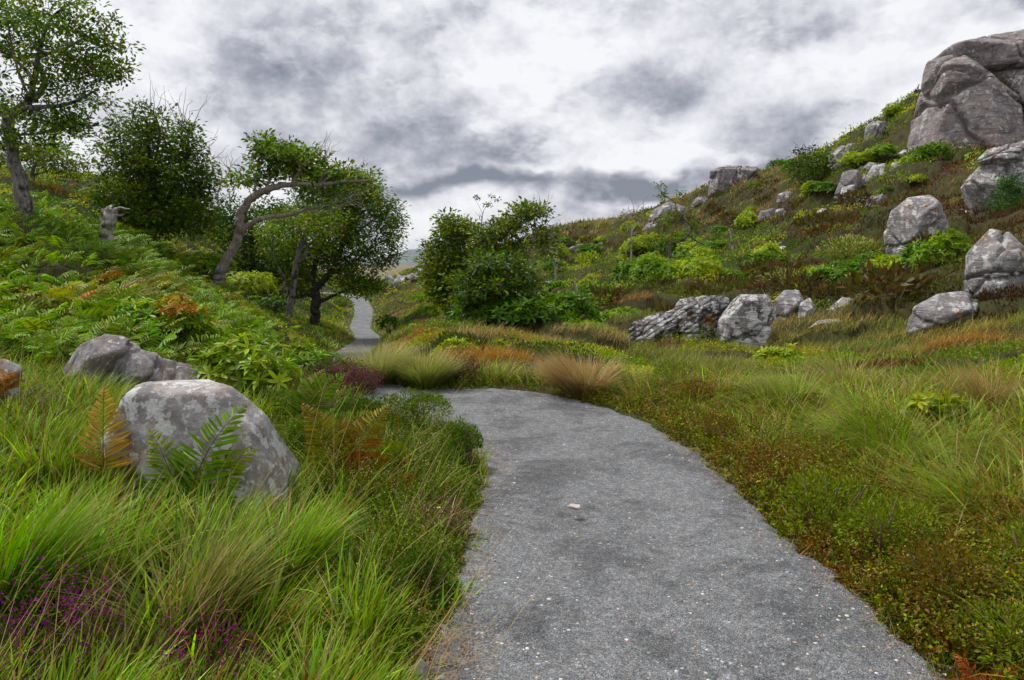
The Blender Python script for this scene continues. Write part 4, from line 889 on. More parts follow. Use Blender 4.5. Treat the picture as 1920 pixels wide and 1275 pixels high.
tree('oak_tree', 'tall open crowned oak with a patchy grey trunk, tallest tree at the left edge', (52,408),
     [[(52,412,0,0.139),(36,330,0,0.127),(20,262,.1,0.115),(13,218,.1,0.107)], [(13,218,.1,0.098),(42,200,.1,0.082),(56,182,0,0.070),(72,112,-.2,0.049),(80,72,-.3,0.037),(100,30,-.4,0.025),(145,0,-.5,0.012)],
      [(42,200,.1,0.066),(62,186,.3,0.061),(80,165,.4,0.057),(82,142,.5,0.049),(66,116,.5,0.041)], [(30,206,.1,0.057),(66,200,-.2,0.049),(115,198,-.3,0.037),(161,180,-.5,0.025),(185,165,-.5,0.012)],
      [(36,250,0,0.025),(79,249,-.2,0.025),(115,237,-.3,0.018),(175,231,-.4,0.008)], [(54,138,-.1,0.041),(36,118,.1,0.033),(20,105,.2,0.029),(-10,90,.4,0.016)], [(79,104,-.2,0.037),(115,94,-.4,0.029),(158,71,-.6,0.018),(190,60,-.6,0.010)],
      [(10,216,.1,0.074),(-20,180,.3,0.057),(-50,120,.5,0.041)], [(45,175,0,0.025),(30,120,-.3,0.025),(10,20,-.5,0.016)], [(190,62,-.6,0.010),(220,30,-.6,0.005)]],
     [(50,30,60,40,1.2,0,55),(120,55,50,35,1.2,-.3,36),(20,90,60,45,1.2,0,45),(190,70,26,18,.5,-.6,14),(170,120,55,30,.9,-.4,50),(215,135,26,20,.5,-.5,18),(130,170,60,25,1.,-.3,48),(95,228,70,24,1.,0,46),(140,232,40,22,.8,-.2,26),
      (60,265,60,22,1.,.2,34),(-30,60,50,60,1.2,.2,40),(-20,180,50,50,1.2,.2,40),(160,20,40,18,.7,-.5,14),(240,86,8,5,.2,-.6,3),(205,40,12,8,.3,-.6,5),(-15,-20,160,30,1.5,0,40),(95,110,40,40,.8,0,20)],
     leafL=.085, per=24, clr=.17, cols=OAK, bark=bark_mat('patchy_bark', (.07, .06, .055), (.30, .28, .27), (.03, .027, .025), .53), seed=2)
tree('broadleaf_tree', 'round green tree low behind the tall oak at the left edge', (60,345), [[(60,345,0,.07),(62,322,0,.06),(70,300,0,.05)], [(64,330,0,.03),(90,320,0,.02)]],
     [(60,290,50,26,1.5,0,36),(115,296,45,22,1.5,.3,30),(20,300,40,22,1.5,.2,24),(130,318,30,14,1.,0,14)], leafL=.13, per=26, clr=.28, cols=[lin(104, 122, 34), lin(86, 108, 32), lin(124, 136, 40)], seed=3)
DK = [lin(86, 112, 42), lin(64, 90, 36), lin(104, 128, 46), lin(116, 126, 52)]
tree('bushy_tree', 'dark dense small leaved tree right of the snag', (286,458),
     [[(288,462,0,.13),(286,420,0,.12),(290,360,0,.10),(280,290,0,.06),(275,225,0,.02)], [(290,400,0,.08),(330,350,0,.06),(350,290,0,.04),(355,240,0,.015)], [(286,410,0,.07),(250,360,0,.05),(230,300,0,.03),(225,255,0,.012)],
      [(292,430,0,.06),(340,400,0,.05),(370,350,0,.02)], [(286,320,0,.04),(300,250,0,.03),(285,205,0,.01)]],
     [(262,245,42,34,1.2,0,46),(285,300,66,40,1.6,0,90),(240,300,40,40,1.4,0,46),(280,365,88,45,1.8,0,120),(300,415,85,36,1.8,0,90),(350,262,18,40,.6,0,22),(352,320,40,46,1.4,0,56),(370,390,34,50,1.4,.4,56),(225,370,34,40,1.2,0,34),(215,400,20,30,1,0,10),(285,212,30,12,.8,0,10)],
     leafL=.12, leafW=.5, per=38, clr=.27, cols=DK, bark=M_barkdark, seed=4, shape=4, twigr=.008, bare=[(235,235,100,60,6),(285,215,90,50,6),(350,225,90,60,8),(385,285,50,45,6),(300,215,60,50,4)])
root = tree('tree_stump', 'broken bleached snag with splintered top among the ferns on the left slope', (197,462),
     [[(195,466,0,.15),(199,440,0,.135),(204,415,0,.13),(208,398,0,.12),(209,393,0,.10)], [(205,398,0,.05),(203,386,0,.012)], [(211,397,0,.05),(226,391,-.05,.03),(244,392,-.1,.010)], [(212,402,0,.03),(224,404,-.05,.02),(234,401,-.1,.006)], [(199,425,0,.06),(193,412,0,.05),(192,392,0,.02)]],
     [], bark=M_barkpale, cat='tree stump', seed=5)
tree('leaning_oak', 'oak with a bare brown trunk leaning right and arching over the fern slope', (405,528),
     [[(403,534,-.5,0.211),(418,500,-.5,0.156),(436,468,-.5,0.144),(448,438,-.5,0.148),(453,402,-.5,0.121),(472,372,-.5,0.109),(505,353,-.5,0.098),(552,345,-.5,0.078),(600,347,-.5,0.058),(640,341,-.5,0.047),(678,340,-.5,0.031),(700,335,-.5,0.012)],
      [(446,445,-.5,0.094),(468,420,-.5,0.074),(500,408,-.5,0.066),(545,402,-.5,0.055),(575,392,-.5,0.039),(615,385,-.5,0.023),(655,370,-.5,0.012)], [(570,388,-.5,0.031),(610,398,-.5,0.023),(650,380,-.5,0.016),(680,372,-.5,0.008)],
      [(600,346,-.5,0.039),(615,333,-.5,0.023),(628,330,-.5,0.009)], [(500,354,-.5,0.039),(515,320,-.5,0.035),(540,290,-.5,0.016)], [(545,345,-.5,0.039),(570,310,-.5,0.031),(590,285,-.5,0.016)], [(480,366,-.5,0.031),(478,340,-.5,0.023),(470,310,-.5,0.009)]],
     [(505,275,26,20,.8,0,26),(530,290,46,26,1.2,0,56),(570,300,40,24,1.2,0,44),(480,335,26,16,.8,0,14),(620,322,40,16,1.,0,34),(660,330,30,14,.8,0,20),(600,365,60,14,1,0,24),(520,322,50,12,1,0,30),(445,335,16,10,.5,0,8)],
     leafL=.13, per=24, clr=.26, cols=OAK, bark=bark_mat('lean_bark', (.13, .10, .085), (.36, .30, .26), (.40, .38, .36), .6), seed=6, bare=[(660,365,10,50,14),(600,380,20,60,14),(600,290,70,45,8),(630,300,60,35,6),(465,300,120,50,5),(560,375,0,60,10)], twigr=.009)
tree('dead_tree', 'bleached leafless twisted tree just left of the leaning oak', (438,470),
     [[(440,474,0,.09),(438,445,0,.08),(424,420,0,.07),(412,395,0,.06),(408,365,0,.05),(416,335,0,.04),(412,312,0,.012)], [(416,345,0,.03),(428,325,0,.02),(432,312,0,.008)], [(410,375,0,.03),(402,350,0,.02),(405,325,0,.006)], [(436,440,0,.04),(432,400,0,.035),(430,365,0,.03),(424,345,0,.012)], [(430,380,0,.03),(440,355,0,.02),(450,345,0,.008)]],
     [(430,350,26,16,.8,.6,7)], leafL=.13, per=16, clr=.2, bark=M_barkpale, cols=OAK, seed=7, bare=[(412,320,90,35,8),(428,320,70,35,6)])
tree('understory_tree', 'dark crowned tree filling the gap behind the leaning oak', (470,560),
     [[(470,560,0,.12),(474,500,0,.10),(470,440,0,.08),(460,400,0,.05)], [(472,500,0,.07),(510,470,0,.05),(530,430,0,.03)]],
     [(430,395,36,30,1.5,0,40),(470,430,60,40,1.8,0,80),(520,470,60,44,1.8,0,90),(450,490,44,36,1.6,0,60),(500,530,60,36,1.8,0,80),(430,440,26,40,1,0,34),(560,520,36,44,1.4,0,50),(520,400,50,30,1.5,0,56)],
     leafL=.15, per=24, clr=.32, cols=[lin(64, 92, 28), lin(80, 112, 32), lin(50, 72, 26), lin(100, 126, 40)], bark=M_barkdark, seed=8)
tree('slender_tree', 'slender grey stemmed tree standing left of the path oak', (540,606),
     [[(540,610,0,.13),(544,575,0,.11),(552,530,0,.10),(557,490,0,.09),(566,455,0,.075),(577,435,0,.05),(600,428,0,.02)], [(556,495,0,.06),(574,475,0,.05),(572,448,0,.03)], [(544,560,0,.05),(532,520,0,.04),(512,480,0,.03),(512,440,0,.02)]],
     [(560,425,50,24,1.4,0,34),(600,415,50,24,1.4,0,36),(520,430,30,20,1,0,16)], leafL=.13, per=22, clr=.3, cols=OAK, bark=M_bark, seed=9)
tree('path_oak', 'dark trunked oak with the widest spreading crown, beside the winding path', (590,612),
     [[(590,616,0,.26),(591,588,0,.20),(593,562,0,.20),(590,545,0,.18)], [(592,552,0,.18),(575,548,0,.14),(556,555,0,.11),(540,560,0,.07)], [(590,545,0,.17),(604,528,0,.15),(620,512,0,.13),(632,490,0,.11),(645,450,0,.08),(660,410,0,.05)],
      [(592,566,0,.12),(612,560,-.3,.07),(640,548,-.6,.05),(672,540,-.8,.03)], [(590,545,0,.13),(588,510,0,.11),(600,470,0,.09),(610,420,0,.06),(605,370,0,.03)], [(620,512,0,.08),(650,500,0,.06),(690,470,0,.035),(720,450,0,.015)], [(645,455,0,.06),(690,420,0,.04),(720,400,0,.015)]],
     [(600,340,50,24,2,0,44),(650,350,56,26,2.2,0,64),(690,380,50,30,2.2,0,64),(722,420,26,40,1.6,0,44),(738,462,14,22,.8,0,12),(620,400,70,36,2.6,0,110),(560,410,50,36,2.2,0,60),(650,440,56,36,2.4,0,84),(600,470,60,36,2.4,0,84),(540,470,50,44,2.2,0,64),
      (640,500,44,28,2,0,52),(692,470,30,20,1.6,0,28),(668,533,38,17,1.2,-.8,44),(700,535,18,10,.8,-.8,14),(560,530,30,24,1.6,0,22),(690,340,22,10,1,0,8),(705,500,14,10,.6,0,6),(745,410,12,8,.5,0,5),(735,385,14,8,.5,0,6),(700,352,16,8,.6,0,7),(725,485,16,10,.6,0,9),(570,335,22,10,.7,0,9)],
     leafL=.125, per=44, clr=.36, cols=[lin(108, 140, 36), lin(86, 118, 32), lin(128, 156, 44), lin(66, 94, 28), lin(144, 150, 50)], bark=M_barkdark, seed=10, twigr=.013)
for k, (b, lab, bl) in enumerate([((640,585), 'small round dark bush below the low branch of the path oak', [(632,566,26,14,.8,0,20)])]):
    tree('shrub', lab, b, [[(*b,0,.03),(b[0]-4,b[1]-12,0,.02)]], bl, leafL=.16, per=24, clr=.25, cols=DK, cat='shrub', seed=20+k)
BIR = [lin(124, 142, 54), lin(98, 118, 50), lin(80, 102, 48), lin(118, 134, 48), lin(138, 144, 50), lin(66, 86, 44)]
tree('spreading_tree', 'leftmost tree of the group in the middle, tall rounded dark crown over the meadow', (862,606),
     [[(866,608,0,.12),(868,580,0,.10),(852,545,0,.09),(846,500,0,.07),(850,450,0,.05),(845,415,0,.02)], [(866,582,0,.07),(895,555,0,.06),(915,520,0,.03)], [(850,540,0,.05),(826,520,0,.04),(812,500,0,.02)]],
     [(846,425,36,20,1.1,0,36),(840,460,42,28,1.3,0,56),(870,478,54,34,1.5,0,76),(824,500,32,26,1.2,0,40),(860,520,54,32,1.5,0,76),(818,540,22,22,.9,0,24),(850,560,44,24,1.2,0,44),(880,440,26,16,1,0,20),(800,485,10,8,.4,0,4)],
     leafL=.14, leafW=.5, per=32, ncl=.95, clr=.24, cols=BIR, bark=M_bark, seed=30, shape=4, twigr=.009)
tree('twisted_tree', 'tree with bare crooked pale limbs and flat topped crown, right in the middle group', (995,600),
     [[(997,602,0,.10),(985,570,0,.085),(981,546,0,.08),(986,520,0,.075),(994,494,0,.07),(992,478,0,.06)], [(992,482,0,.05),(980,475,0,.045),(972,450,0,.035),(962,430,0,.02)], [(994,490,0,.05),(996,462,0,.04),(1004,440,0,.035),(1003,415,0,.02),(998,398,0,.012)],
      [(1001,560,0,.06),(998,525,0,.055),(994,505,0,.04)], [(1001,585,.2,.05),(1003,560,.2,.05),(1000,535,.2,.045)], [(990,478,0,.03),(1010,470,0,.025),(1025,455,0,.012)], [(980,560,0,.04),(966,540,0,.04),(955,520,0,.02)]],
     [(990,394,34,8,1,0,26),(1000,404,30,6,.8,0,10),(940,432,40,20,1.1,0,44),(915,455,26,20,1,0,24),(950,470,46,24,1.2,0,50),(1022,440,26,14,.9,0,10),(960,415,30,12,.9,0,18),(1035,470,26,14,.8,0,8),(1000,430,30,12,.8,0,8)],
     leafL=.13, leafW=.5, per=32, ncl=.95, clr=.21, cols=BIR, bark=M_barkpale, seed=31, shape=4, twigr=.008, bare=[(1035,405,70,40,8),(1020,460,40,40,8),(1030,500,60,40,6)])
tree('low_tree', 'low spreading dark tree with silvery branches at the foot of the middle group', (936,606),
     [[(942,604,0,.09),(930,580,0,.08),(905,560,0,.06),(885,555,0,.03)], [(936,590,0,.07),(932,560,0,.05),(920,545,0,.02)], [(900,560,0,.04),(870,572,0,.03),(845,574,0,.02)], [(940,595,0,.06),(955,560,0,.05),(960,530,0,.02)], [(930,582,0,.05),(900,590,0,.04),(872,588,0,.02)]],
     [(930,500,56,24,1.3,0,70),(900,535,64,28,1.4,0,84),(955,540,44,26,1.2,0,54),(925,560,50,16,1.1,.5,40),(980,520,26,20,.9,0,20)],
     leafL=.13, leafW=.5, per=32, ncl=.95, clr=.24, cols=[lin(74, 98, 44), lin(88, 110, 50), lin(104, 122, 48), lin(60, 80, 38)], bark=M_barkpale, seed=32, shape=4, twigr=.009)
for k, (bx_, by_, bl, lab) in enumerate([(900,610,[(880,592,46,14,1,0,40)],'deep green bush under the left tree of the middle group'), (1040,602,[(1020,580,36,20,1,0,44),(1060,580,30,20,.9,0,30)],'deep green bush right of the crooked pale limbs'), (965,612,[(965,598,30,12,.8,0,26)],'dark little bush between the trunks of the middle group')]):
    tree('shrub', lab, (bx_, by_), [[(bx_,by_,0,.03),(bx_,by_-14,0,.02)]], bl, leafL=.12, per=26, clr=.24, cols=[lin(58, 90, 28), lin(44, 66, 26), lin(84, 116, 30)], cat='shrub', seed=40+k)
tree('sapling', 'thin sapling with a few leaves poking above the middle group of trees', (900,560), [[(898,560,1,.03),(902,440,1,.025),(905,402,1,.018),(911,388,1,.012),(922,375,1,.006)], [(905,402,1,.012),(898,386,1,.008),(888,370,1,.005)], [(903,430,1,.01),(895,420,1,.006)]],
     [(892,371,10,4,.25,1,6),(925,372,10,6,.25,1,6),(912,384,12,5,.25,1,6),(896,420,8,6,.25,1,4)], leafL=.13, per=9, clr=.10, cols=[lin(70, 84, 34)], seed=50, shape=4)
tree('thin_tree', 'thin pale stemmed tree with almost no leaves, left of the twisted little tree', (1184,500), [[(1184,500,0,.055),(1184,465,0,.045),(1185,436,0,.035),(1198,415,0,.03),(1208,395,0,.012)], [(1185,440,0,.025),(1176,420,0,.015),(1170,405,0,.006)], [(1186,440,0,.02),(1204,440,0,.008)]],
     [(1190,405,26,12,.8,0,12),(1210,396,16,10,.6,0,7),(1170,425,14,10,.6,0,4)], leafL=.13, per=14, clr=.22, cols=[lin(96, 112, 50)], bark=M_barkpale, seed=51, shape=4, bare=[(1195,410,60,40,6)])
tree('dwarf_oak', 'little twisted oak with a crooked Z shaped stem above the green shrubs', (1262,520),
     [[(1262,525,0,.07),(1258,490,0,.065),(1257,458,0,.06),(1275,452,0,.06),(1290,440,0,.06),(1296,425,0,.05),(1284,412,0,.045),(1270,398,0,.03),(1266,375,0,.012)], [(1292,442,0,.05),(1306,452,0,.045),(1320,458,0,.03)], [(1296,428,0,.03),(1303,418,0,.02),(1306,405,0,.008)], [(1272,398,0,.03),(1272,420,0,.02)], [(1266,380,0,.015),(1245,366,0,.012),(1236,352,0,.006)]],
     [(1246,414,28,12,.8,0,22),(1270,400,30,10,.8,0,14),(1302,418,14,12,.5,0,10),(1238,446,34,16,1,0,26),(1240,366,12,6,.3,0,5),(1236,350,4,5,.2,0,3),(1275,366,8,5,.3,0,3)], leafL=.12, per=18, clr=.17, cols=[lin(120, 134, 34), lin(94, 112, 30)], bark=M_bark, seed=52)
tree('dead_pole', 'single bare grey pole of dead wood standing right of the little twisted oak', (1376,490), [[(1376,492,0,.06),(1374,465,0,.05),(1371,447,0,.045),(1367,430,0,.03)]], [], bark=M_barkpale, cat='dead tree', seed=53)
tree('dead_snag', 'short bleached snag standing in shrubs right of the middle tree group', (1090,585), [[(1090,590,0,.075),(1088,562,0,.065),(1082,545,0,.055),(1076,530,0,.04),(1073,526,0,.015)], [(1089,566,0,.03),(1102,568,0,.025),(1118,578,0,.008)]], [], bark=M_barkpale, cat='dead tree', seed=54)
tree('dead_tree', 'small grey dead stem between the middle group and the short snag', (1041,555), [[(1041,555,0,.05),(1042,530,0,.05),(1040,500,0,.03),(1036,480,0,.01)], [(1042,505,0,.02),(1052,488,0,.01)]], [(1045,480,24,14,.9,0,10)], leafL=.11, per=14, clr=.22, cols=BIR, bark=M_barkpale, seed=55, shape=4, bare=[(1040,485,90,30,6)])
tree('hillside_shrub', 'tall rounded green shrub on the skyline of the right hill', (1520,352), [[(1520,352,0,.06),(1516,320,0,.05),(1512,300,0,.02)]], [(1512,302,34,24,1.4,0,40),(1540,300,22,20,1,0,20),(1500,330,26,18,1.1,0,24),(1530,330,30,18,1,0,24)], leafL=.2, per=22, clr=.35, cols=[lin(78, 100, 34), lin(96, 116, 38), lin(60, 80, 30)], cat='shrub', seed=56, shape=4, bare=[(1500,285,90,22,6)])
tree('edge_shrub', 'bright green leafy shrub cut by the right edge below the pale boulders', (1895,412), [[(1895,412,0,.05),(1892,380,0,.04),(1890,350,0,.02)]], [(1890,345,26,24,.6,0,40),(1905,375,40,30,.7,0,60),(1870,385,20,12,.5,0,14)], leafL=.08, per=26, clr=.12, cols=[lin(72, 118, 34), lin(92, 138, 40), lin(54, 88, 28)], cat='shrub', seed=57)
tree('crag_shrub', 'dark shrub growing in the cleft of the big crag', (1880,268), [[(1880,270,0,.06),(1876,220,0,.05),(1870,170,.5,.02)]], [(1868,165,24,24,.9,0,34),(1890,205,40,34,1,0,70),(1850,240,34,18,.8,0,30)], leafL=.16, per=20, clr=.28, cols=[lin(84, 92, 34), lin(64, 76, 30), lin(104, 108, 40)], cat='shrub', seed=58, shape=4)

# ------------------------------------------------------------------ bushes
RH = (lin(150, 178, 36), lin(96, 138, 32)); RHY = (lin(186, 200, 40), lin(132, 160, 36)); RHD = (lin(84, 122, 32), lin(58, 92, 26))
def bush(label, px, py, w, h, kind='rhodo', cols=RH, seed=0, name='shrub', cat='shrub', group=None, leaf=.11, n=1., Y=None, nl=7):
    global rng
    keep = rng; rng = np.random.default_rng(seed+5000)
    hb = hit(px, py) if Y is None else None; b = hb if hb is not None else P(px, py, Y); Yb = b[1]; s = Yb/F; W = w*s; H = h*s*(1.35 if kind == 'heather' else 1)
    root = empty(name, b, label, cat, group); la = Acc(); st = Acc()
    k = 5 if min(w, h) > 35 else 3; cs = []
    for q in range(k): cs.append([(rng.random()-.5)*W*.55, (rng.random()-.5)*W*.5, H*(.38+.25*rng.random())*(1 if q else 1.1), W*(.26+.10*rng.random()), H*(.40+.12*rng.random())])
    cs[0][:2] = [0, 0]; cs[0][3] = W*.34; cs[0][4] = H*.5; cs = np.array(cs)
    area = W*H*3; lf = max(leaf, Yb*.0042)
    m = int(np.clip(1.5*n*area/(lf*lf*(1.3 if kind == 'rhodo' else .5)), 26, 900 if kind == 'rhodo' else 6000))
    q = rng.integers(0, k, m); d = tri(m); d[:, 2] = np.abs(d[:, 2])*1.0-.15*rng.random(m); d = unit(d); rad = (.6+.42*rng.random(m)**.5)
    p = cs[q, :3]+d*np.stack([cs[q, 3], cs[q, 3], cs[q, 4]], 1)*rad[:, None]; p[:, 2] = np.maximum(p[:, 2], .03); p = p+b
    if kind == 'rhodo':
        rosettes(la, p, d+[0, 0, .9]+rng.normal(size=(m, 3))*.25, lf, .30, nl, cols[0], cols[1])
        if cols is RH or cols is RHY:   # a few young shoots standing up
            pass
    elif kind == 'small':
        L = lf*(.6+.7*rng.random(m)); leaves(la, p, d+tri(m)*.6, tri(m), L, L*.45, cvar(cmix(cols[0], cols[1], rng.random(m)), m, .2), fold=.2)
    elif kind == 'cream':
        L = lf*(.6+.7*rng.random(m)); c = cvar(cmix(cols[0], cols[1], rng.random(m)), m, .2); fl = (rad > .9) & (d[:, 2] > .2) & (rng.random(m) < .5); c[fl] = cvar(lin(196, 190, 140), fl.sum(), .12)
        leaves(la, p, d+tri(m)*.5, tri(m), L, L*.4, c, fold=.2)
    else:   # heather: upright sprigs carrying tiny bells
        sp = int(np.clip(W*W*900, 60, 900)); a = rng.random(sp)*6.28; rr_ = np.sqrt(rng.random(sp)); x = np.sin(a)*rr_*W*.5; y = np.cos(a)*rr_*W*.45
        hh = H*(1-.45*rr_**2)*(.6+.5*rng.random(sp)); base_ = np.stack([x*.75, y*.75, np.zeros(sp)], 1)+b; base_[:, 2] = zg(base_[:, 0], base_[:, 1])-.01
        tip_ = base_+np.stack([x*.35+rng.normal(size=sp)*.03, y*.35, hh], 1); wl = max(.0035, Yb*.0007)
        blades(st, base_, a, np.linalg.norm(tip_-base_, axis=1), wl, .15+.2*rr_, .3+.2*rng.random(sp), cvar(lin(84, 62, 40), sp), cvar(lin(90, 84, 40), sp), 3)
        for u in np.linspace(.3, 1., 9):
            pp = base_*(1-u)+tip_*u+rng.normal(size=(sp, 3))*.006; fl = (rng.random(sp) < (.15 if u < .6 else .62)); L = max(.013, Yb*.0026)*(.7+.6*rng.random(sp))
            c = np.where(fl[:, None], cvar(cmix(cols[0], cols[1], rng.random(sp)), sp, .15), cvar(lin(88, 96, 38), sp, .25)); leaves(la, pp, tri(sp)+[0, 0, .3], tri(sp), L, L*.55, c, fold=.3)
    for k_ in range(min(16, max(4, m//20)) if kind != 'heather' else 0):
        j = rng.integers(0, m); a0 = b+[(rng.random()-.5)*W*.2, (rng.random()-.5)*W*.2, -.05]; e = p[j]; mid = (a0+e)/2+rng.normal(size=3)*W*.04
        tube(st, [a0, mid, e], [max(.008, W*.012), max(.006, W*.008), .004], cvar(lin(90, 72, 55), 1)[0], 4)
    o = la.build('flowers' if kind == 'heather' else 'foliage', M_petal if kind == 'heather' else M_leaf, root, b)
    st.build('stem', M_plainbark, root, b)
    rng = keep; return root
M_plainbark = plain('stem_bark', .9)
B = [
 ('dark green shrub low between the short snag and the bright shrub of the middle group', 1110,604,80,44,'rhodo',RHD,.10),
 ('dark green shrub right of the short bleached snag', 1150,588,90,50,'rhodo',RHD,.10),
 ('deep green shrub above the left end of the layered boulder', 1195,572,90,46,'rhodo',RHD,.10),
 ('leafy green shrub on the bank right of the big leaved shrub', 565,722,120,72,'rhodo',(lin(146,168,50),lin(100,132,40)),.11),
 ('small green shrub low on the bank just before the far path', 628,716,80,44,'small',(lin(120,140,44),lin(90,112,36)),.03),
 ('mid green leafy shrub between the mottled boulder and the rusty fern', 575,870,110,80,'small',(lin(110,134,40),lin(80,104,32)),.022),
 ('low yellowish shrub on the bank right of the rusty fern', 735,900,110,70,'small',(lin(140,150,50),lin(100,120,40)),.02),
 ('dark green low shrub behind the rusty fern', 690,810,130,60,'small',(lin(90,116,34),lin(66,92,28)),.022),
 ('large leaved green shrub growing right behind the mottled boulder', 470,752,215,112,'rhodo',(lin(156,178,52),lin(104,138,40)),.13),
 ('low green shrub with broad leaves between the cracked boulder and the fern slope', 590,735,120,66,'rhodo',(lin(120,160,40),lin(84,124,34)),.12),
 ('yellow green shrub up the slope left of the orange leaved shrub', 230,640,90,46,'rhodo',RH,.11),
 ('yellow green shrub in the ferns right below the tall oak trunk', 112,425,110,44,'rhodo',RH,.11),
 ('leafy green shrub at the left edge under the tall oak', 10,402,80,54,'rhodo',RH,.11),
 ('yellow tipped shrub spreading left of the bleached snag', 160,452,90,34,'rhodo',RHY,.11),
 ('green shrub in front of the dark bushy tree', 235,492,90,36,'rhodo',RH,.11),
 ('green shrub right of the bushy dark tree, left of the leaning trunk', 372,505,110,54,'rhodo',RH,.11),
 ('yellow green shrub at the foot of the leaning oak trunk', 462,560,110,70,'rhodo',RHY,.11),
 ('shaded green shrub between the leaning oak and the slender tree', 512,590,70,50,'rhodo',RHD,.11),
 ('green shrub on the ferny bank above the cracked boulder', 400,618,110,50,'rhodo',RH,.11),
 ('lime green shrub in the dry grass beyond the bend of the path', 868,682,90,60,'rhodo',RHY,.10),
 ('taller yellow green shrub behind the lime one beyond the bend', 912,668,78,52,'rhodo',RH,.10),
 ('dark round tuft of shrub beside the far path', 735,628,58,34,'small',RHD,.05),
 ('small yellow green shrub right of the dark tuft by the far path', 774,632,38,30,'rhodo',RHY,.10),
 ('green shrub left of the middle tree group', 808,600,70,36,'rhodo',RH,.11),
 ('pale green shrub on the meadow near the little rocky mound', 800,566,70,26,'small',RH,.06),
 ('bright green shrub in front of the middle tree group', 1092,630,122,52,'rhodo',RH,.11),
 ('bright green shrub left of the layered boulder', 1172,604,100,44,'rhodo',RH,.11),
 ('yellow green shrub above the layered boulder', 1232,548,110,84,'rhodo',RH,.11),
 ('large yellow green shrub directly above the split block', 1312,556,120,86,'rhodo',RHY,.11),
 ('green shrub right of the bare pole', 1366,546,62,60,'rhodo',RH,.11),
 ('little yellow shrub just behind the top of the split block', 1392,552,46,34,'rhodo',RHY,.10),
 ('yellow green shrub around the thin pale stemmed tree', 1215,478,90,44,'rhodo',RHY,.11),
 ('green shrub at the foot of the little twisted oak', 1295,486,90,36,'rhodo',RH,.11),
 ('green shrub high on the slope right of the middle tree group', 1130,560,90,46,'rhodo',RH,.11),
 ('yellow shrub on the slope beneath the crest behind the tree group', 1105,500,50,28,'small',RHY,.09),
 ('wide cream flowered shrub left of the moss-faced boulder', 1600,500,130,76,'cream',(lin(140,152,70),lin(104,124,46)),.05),
 ('lower cream flowered shrub sloping down to the square white rock', 1510,545,140,62,'cream',(lin(132,146,64),lin(98,118,44)),.05),
 ('bright rosette leaved shrub between the moss-faced boulder and the tilted block', 1770,528,110,118,'rhodo',RH,.10),
 ('small rosette shrub in front of the tilted block', 1800,580,64,44,'rhodo',RH,.10),
 ('small yellow green sapling shrub right of the knobbly rock', 1545,600,38,40,'rhodo',RHY,.09),
 ('yellow shrub on the upper slope below the skyline rocks', 1610,312,80,34,'rhodo',RHY,.12),
 ('green shrub right under the slanting skyline rock', 1655,296,60,28,'rhodo',RH,.12),
 ('pale yellow shrub at the crest left of the big crag', 1672,225,44,30,'rhodo',RHY,.12),
 ('yellow green shrub on the slope under the slim slab', 1712,312,70,28,'rhodo',RHY,.12),
 ('lime shrub left of the dark rock heap', 1514,380,34,44,'rhodo',RHY,.12),
 ('yellow shrub in the open heather of the upper middle slope', 1500,425,44,26,'rhodo',RHY,.12),
 ('yellow green spiky shrub in the grass in front of the split block', 1462,668,76,54,'rhodo',RHY,.12),
 ('bushy green rosette shrub in the grass right of the spiky one', 1500,684,50,28,'rhodo',RH,.10),
 ('small green rosette plant in the grass in front of the layered boulder', 1284,704,46,34,'rhodo',RH,.10),
 ('tiny rosette plant at the foot of the layered boulder', 1282,642,36,26,'rhodo',RHY,.09),
 ('little yellow rosette plant in the dry grass beyond the brown tussock', 1160,690,54,36,'rhodo',RHY,.10),
 ('broad rosette shrub with reddish yellow tips in the right hand grass', 1748,800,120,62,'rhodo',(lin(168,172,50),lin(104,140,40)),.11),
 ('rosette plant at the right edge in the long grass', 1902,925,52,50,'rhodo',RH,.10),
 ('clump of lilac heather on the slope beside the moss-faced boulder', 1634,526,58,44,'heather',(lin(150,90,125),lin(120,62,92)),.03),
 ('pink heather lying low in front of the wedge rock', 1628,648,90,24,'heather',(lin(150,80,115),lin(122,70,84)),.03),
 ('dark purple heather at the far edge of the bend', 862,722,86,46,'heather',(lin(122,56,92),lin(98,60,62)),.03),
 ('small purple heather in the grass right of the bend', 986,708,64,30,'heather',(lin(128,66,96),lin(104,72,68)),.03),
 ('magenta heather sprigs at the left edge of the gravel, by the yellow flower', 820,1010,110,72,'heather',(lin(168,70,150),lin(130,50,112)),.02),
 ('vivid magenta heather in the bottom left corner', 110,1300,280,220,'heather',(lin(172,44,160),lin(140,30,120)),.02),
 ('scattered magenta heather right of the corner clump at the bottom', 372,1320,240,170,'heather',(lin(165,48,150),lin(150,70,100)),.02),
 ('purple heather on the bank behind the mottled boulder', 640,745,150,56,'heather',(lin(150,76,126),lin(118,64,84)),.03),
 ('purple heather under the fern fronds on the left bank', 585,800,110,60,'heather',(lin(140,62,132),lin(110,50,80)),.03),
 ('faded lilac heather left of the mottled boulder', 92,800,110,66,'heather',(lin(150,110,140),lin(120,86,96)),.03),
 ('reddish heather at the left shoulder of the mottled boulder', 236,800,46,46,'heather',(lin(160,80,90),lin(120,56,60)),.03),
 ('dull purple heather amid the cream flowered scrub on the right', 1640,930,60,34,'heather',(lin(130,66,96),lin(104,62,70)),.02),
 ('dense low green shrub bulging over the left edge of the gravel', 868,880,90,84,'small',(lin(104,128,32),lin(74,104,26)),.022),
 ('mid green spiky shrub on the bank left of the bend', 770,800,130,66,'small',(lin(112,134,40),lin(80,106,32)),.022),
 ('low dark green shrub at the lower left gravel edge', 790,1120,110,96,'small',(lin(96,124,28),lin(66,96,24)),.02),
]
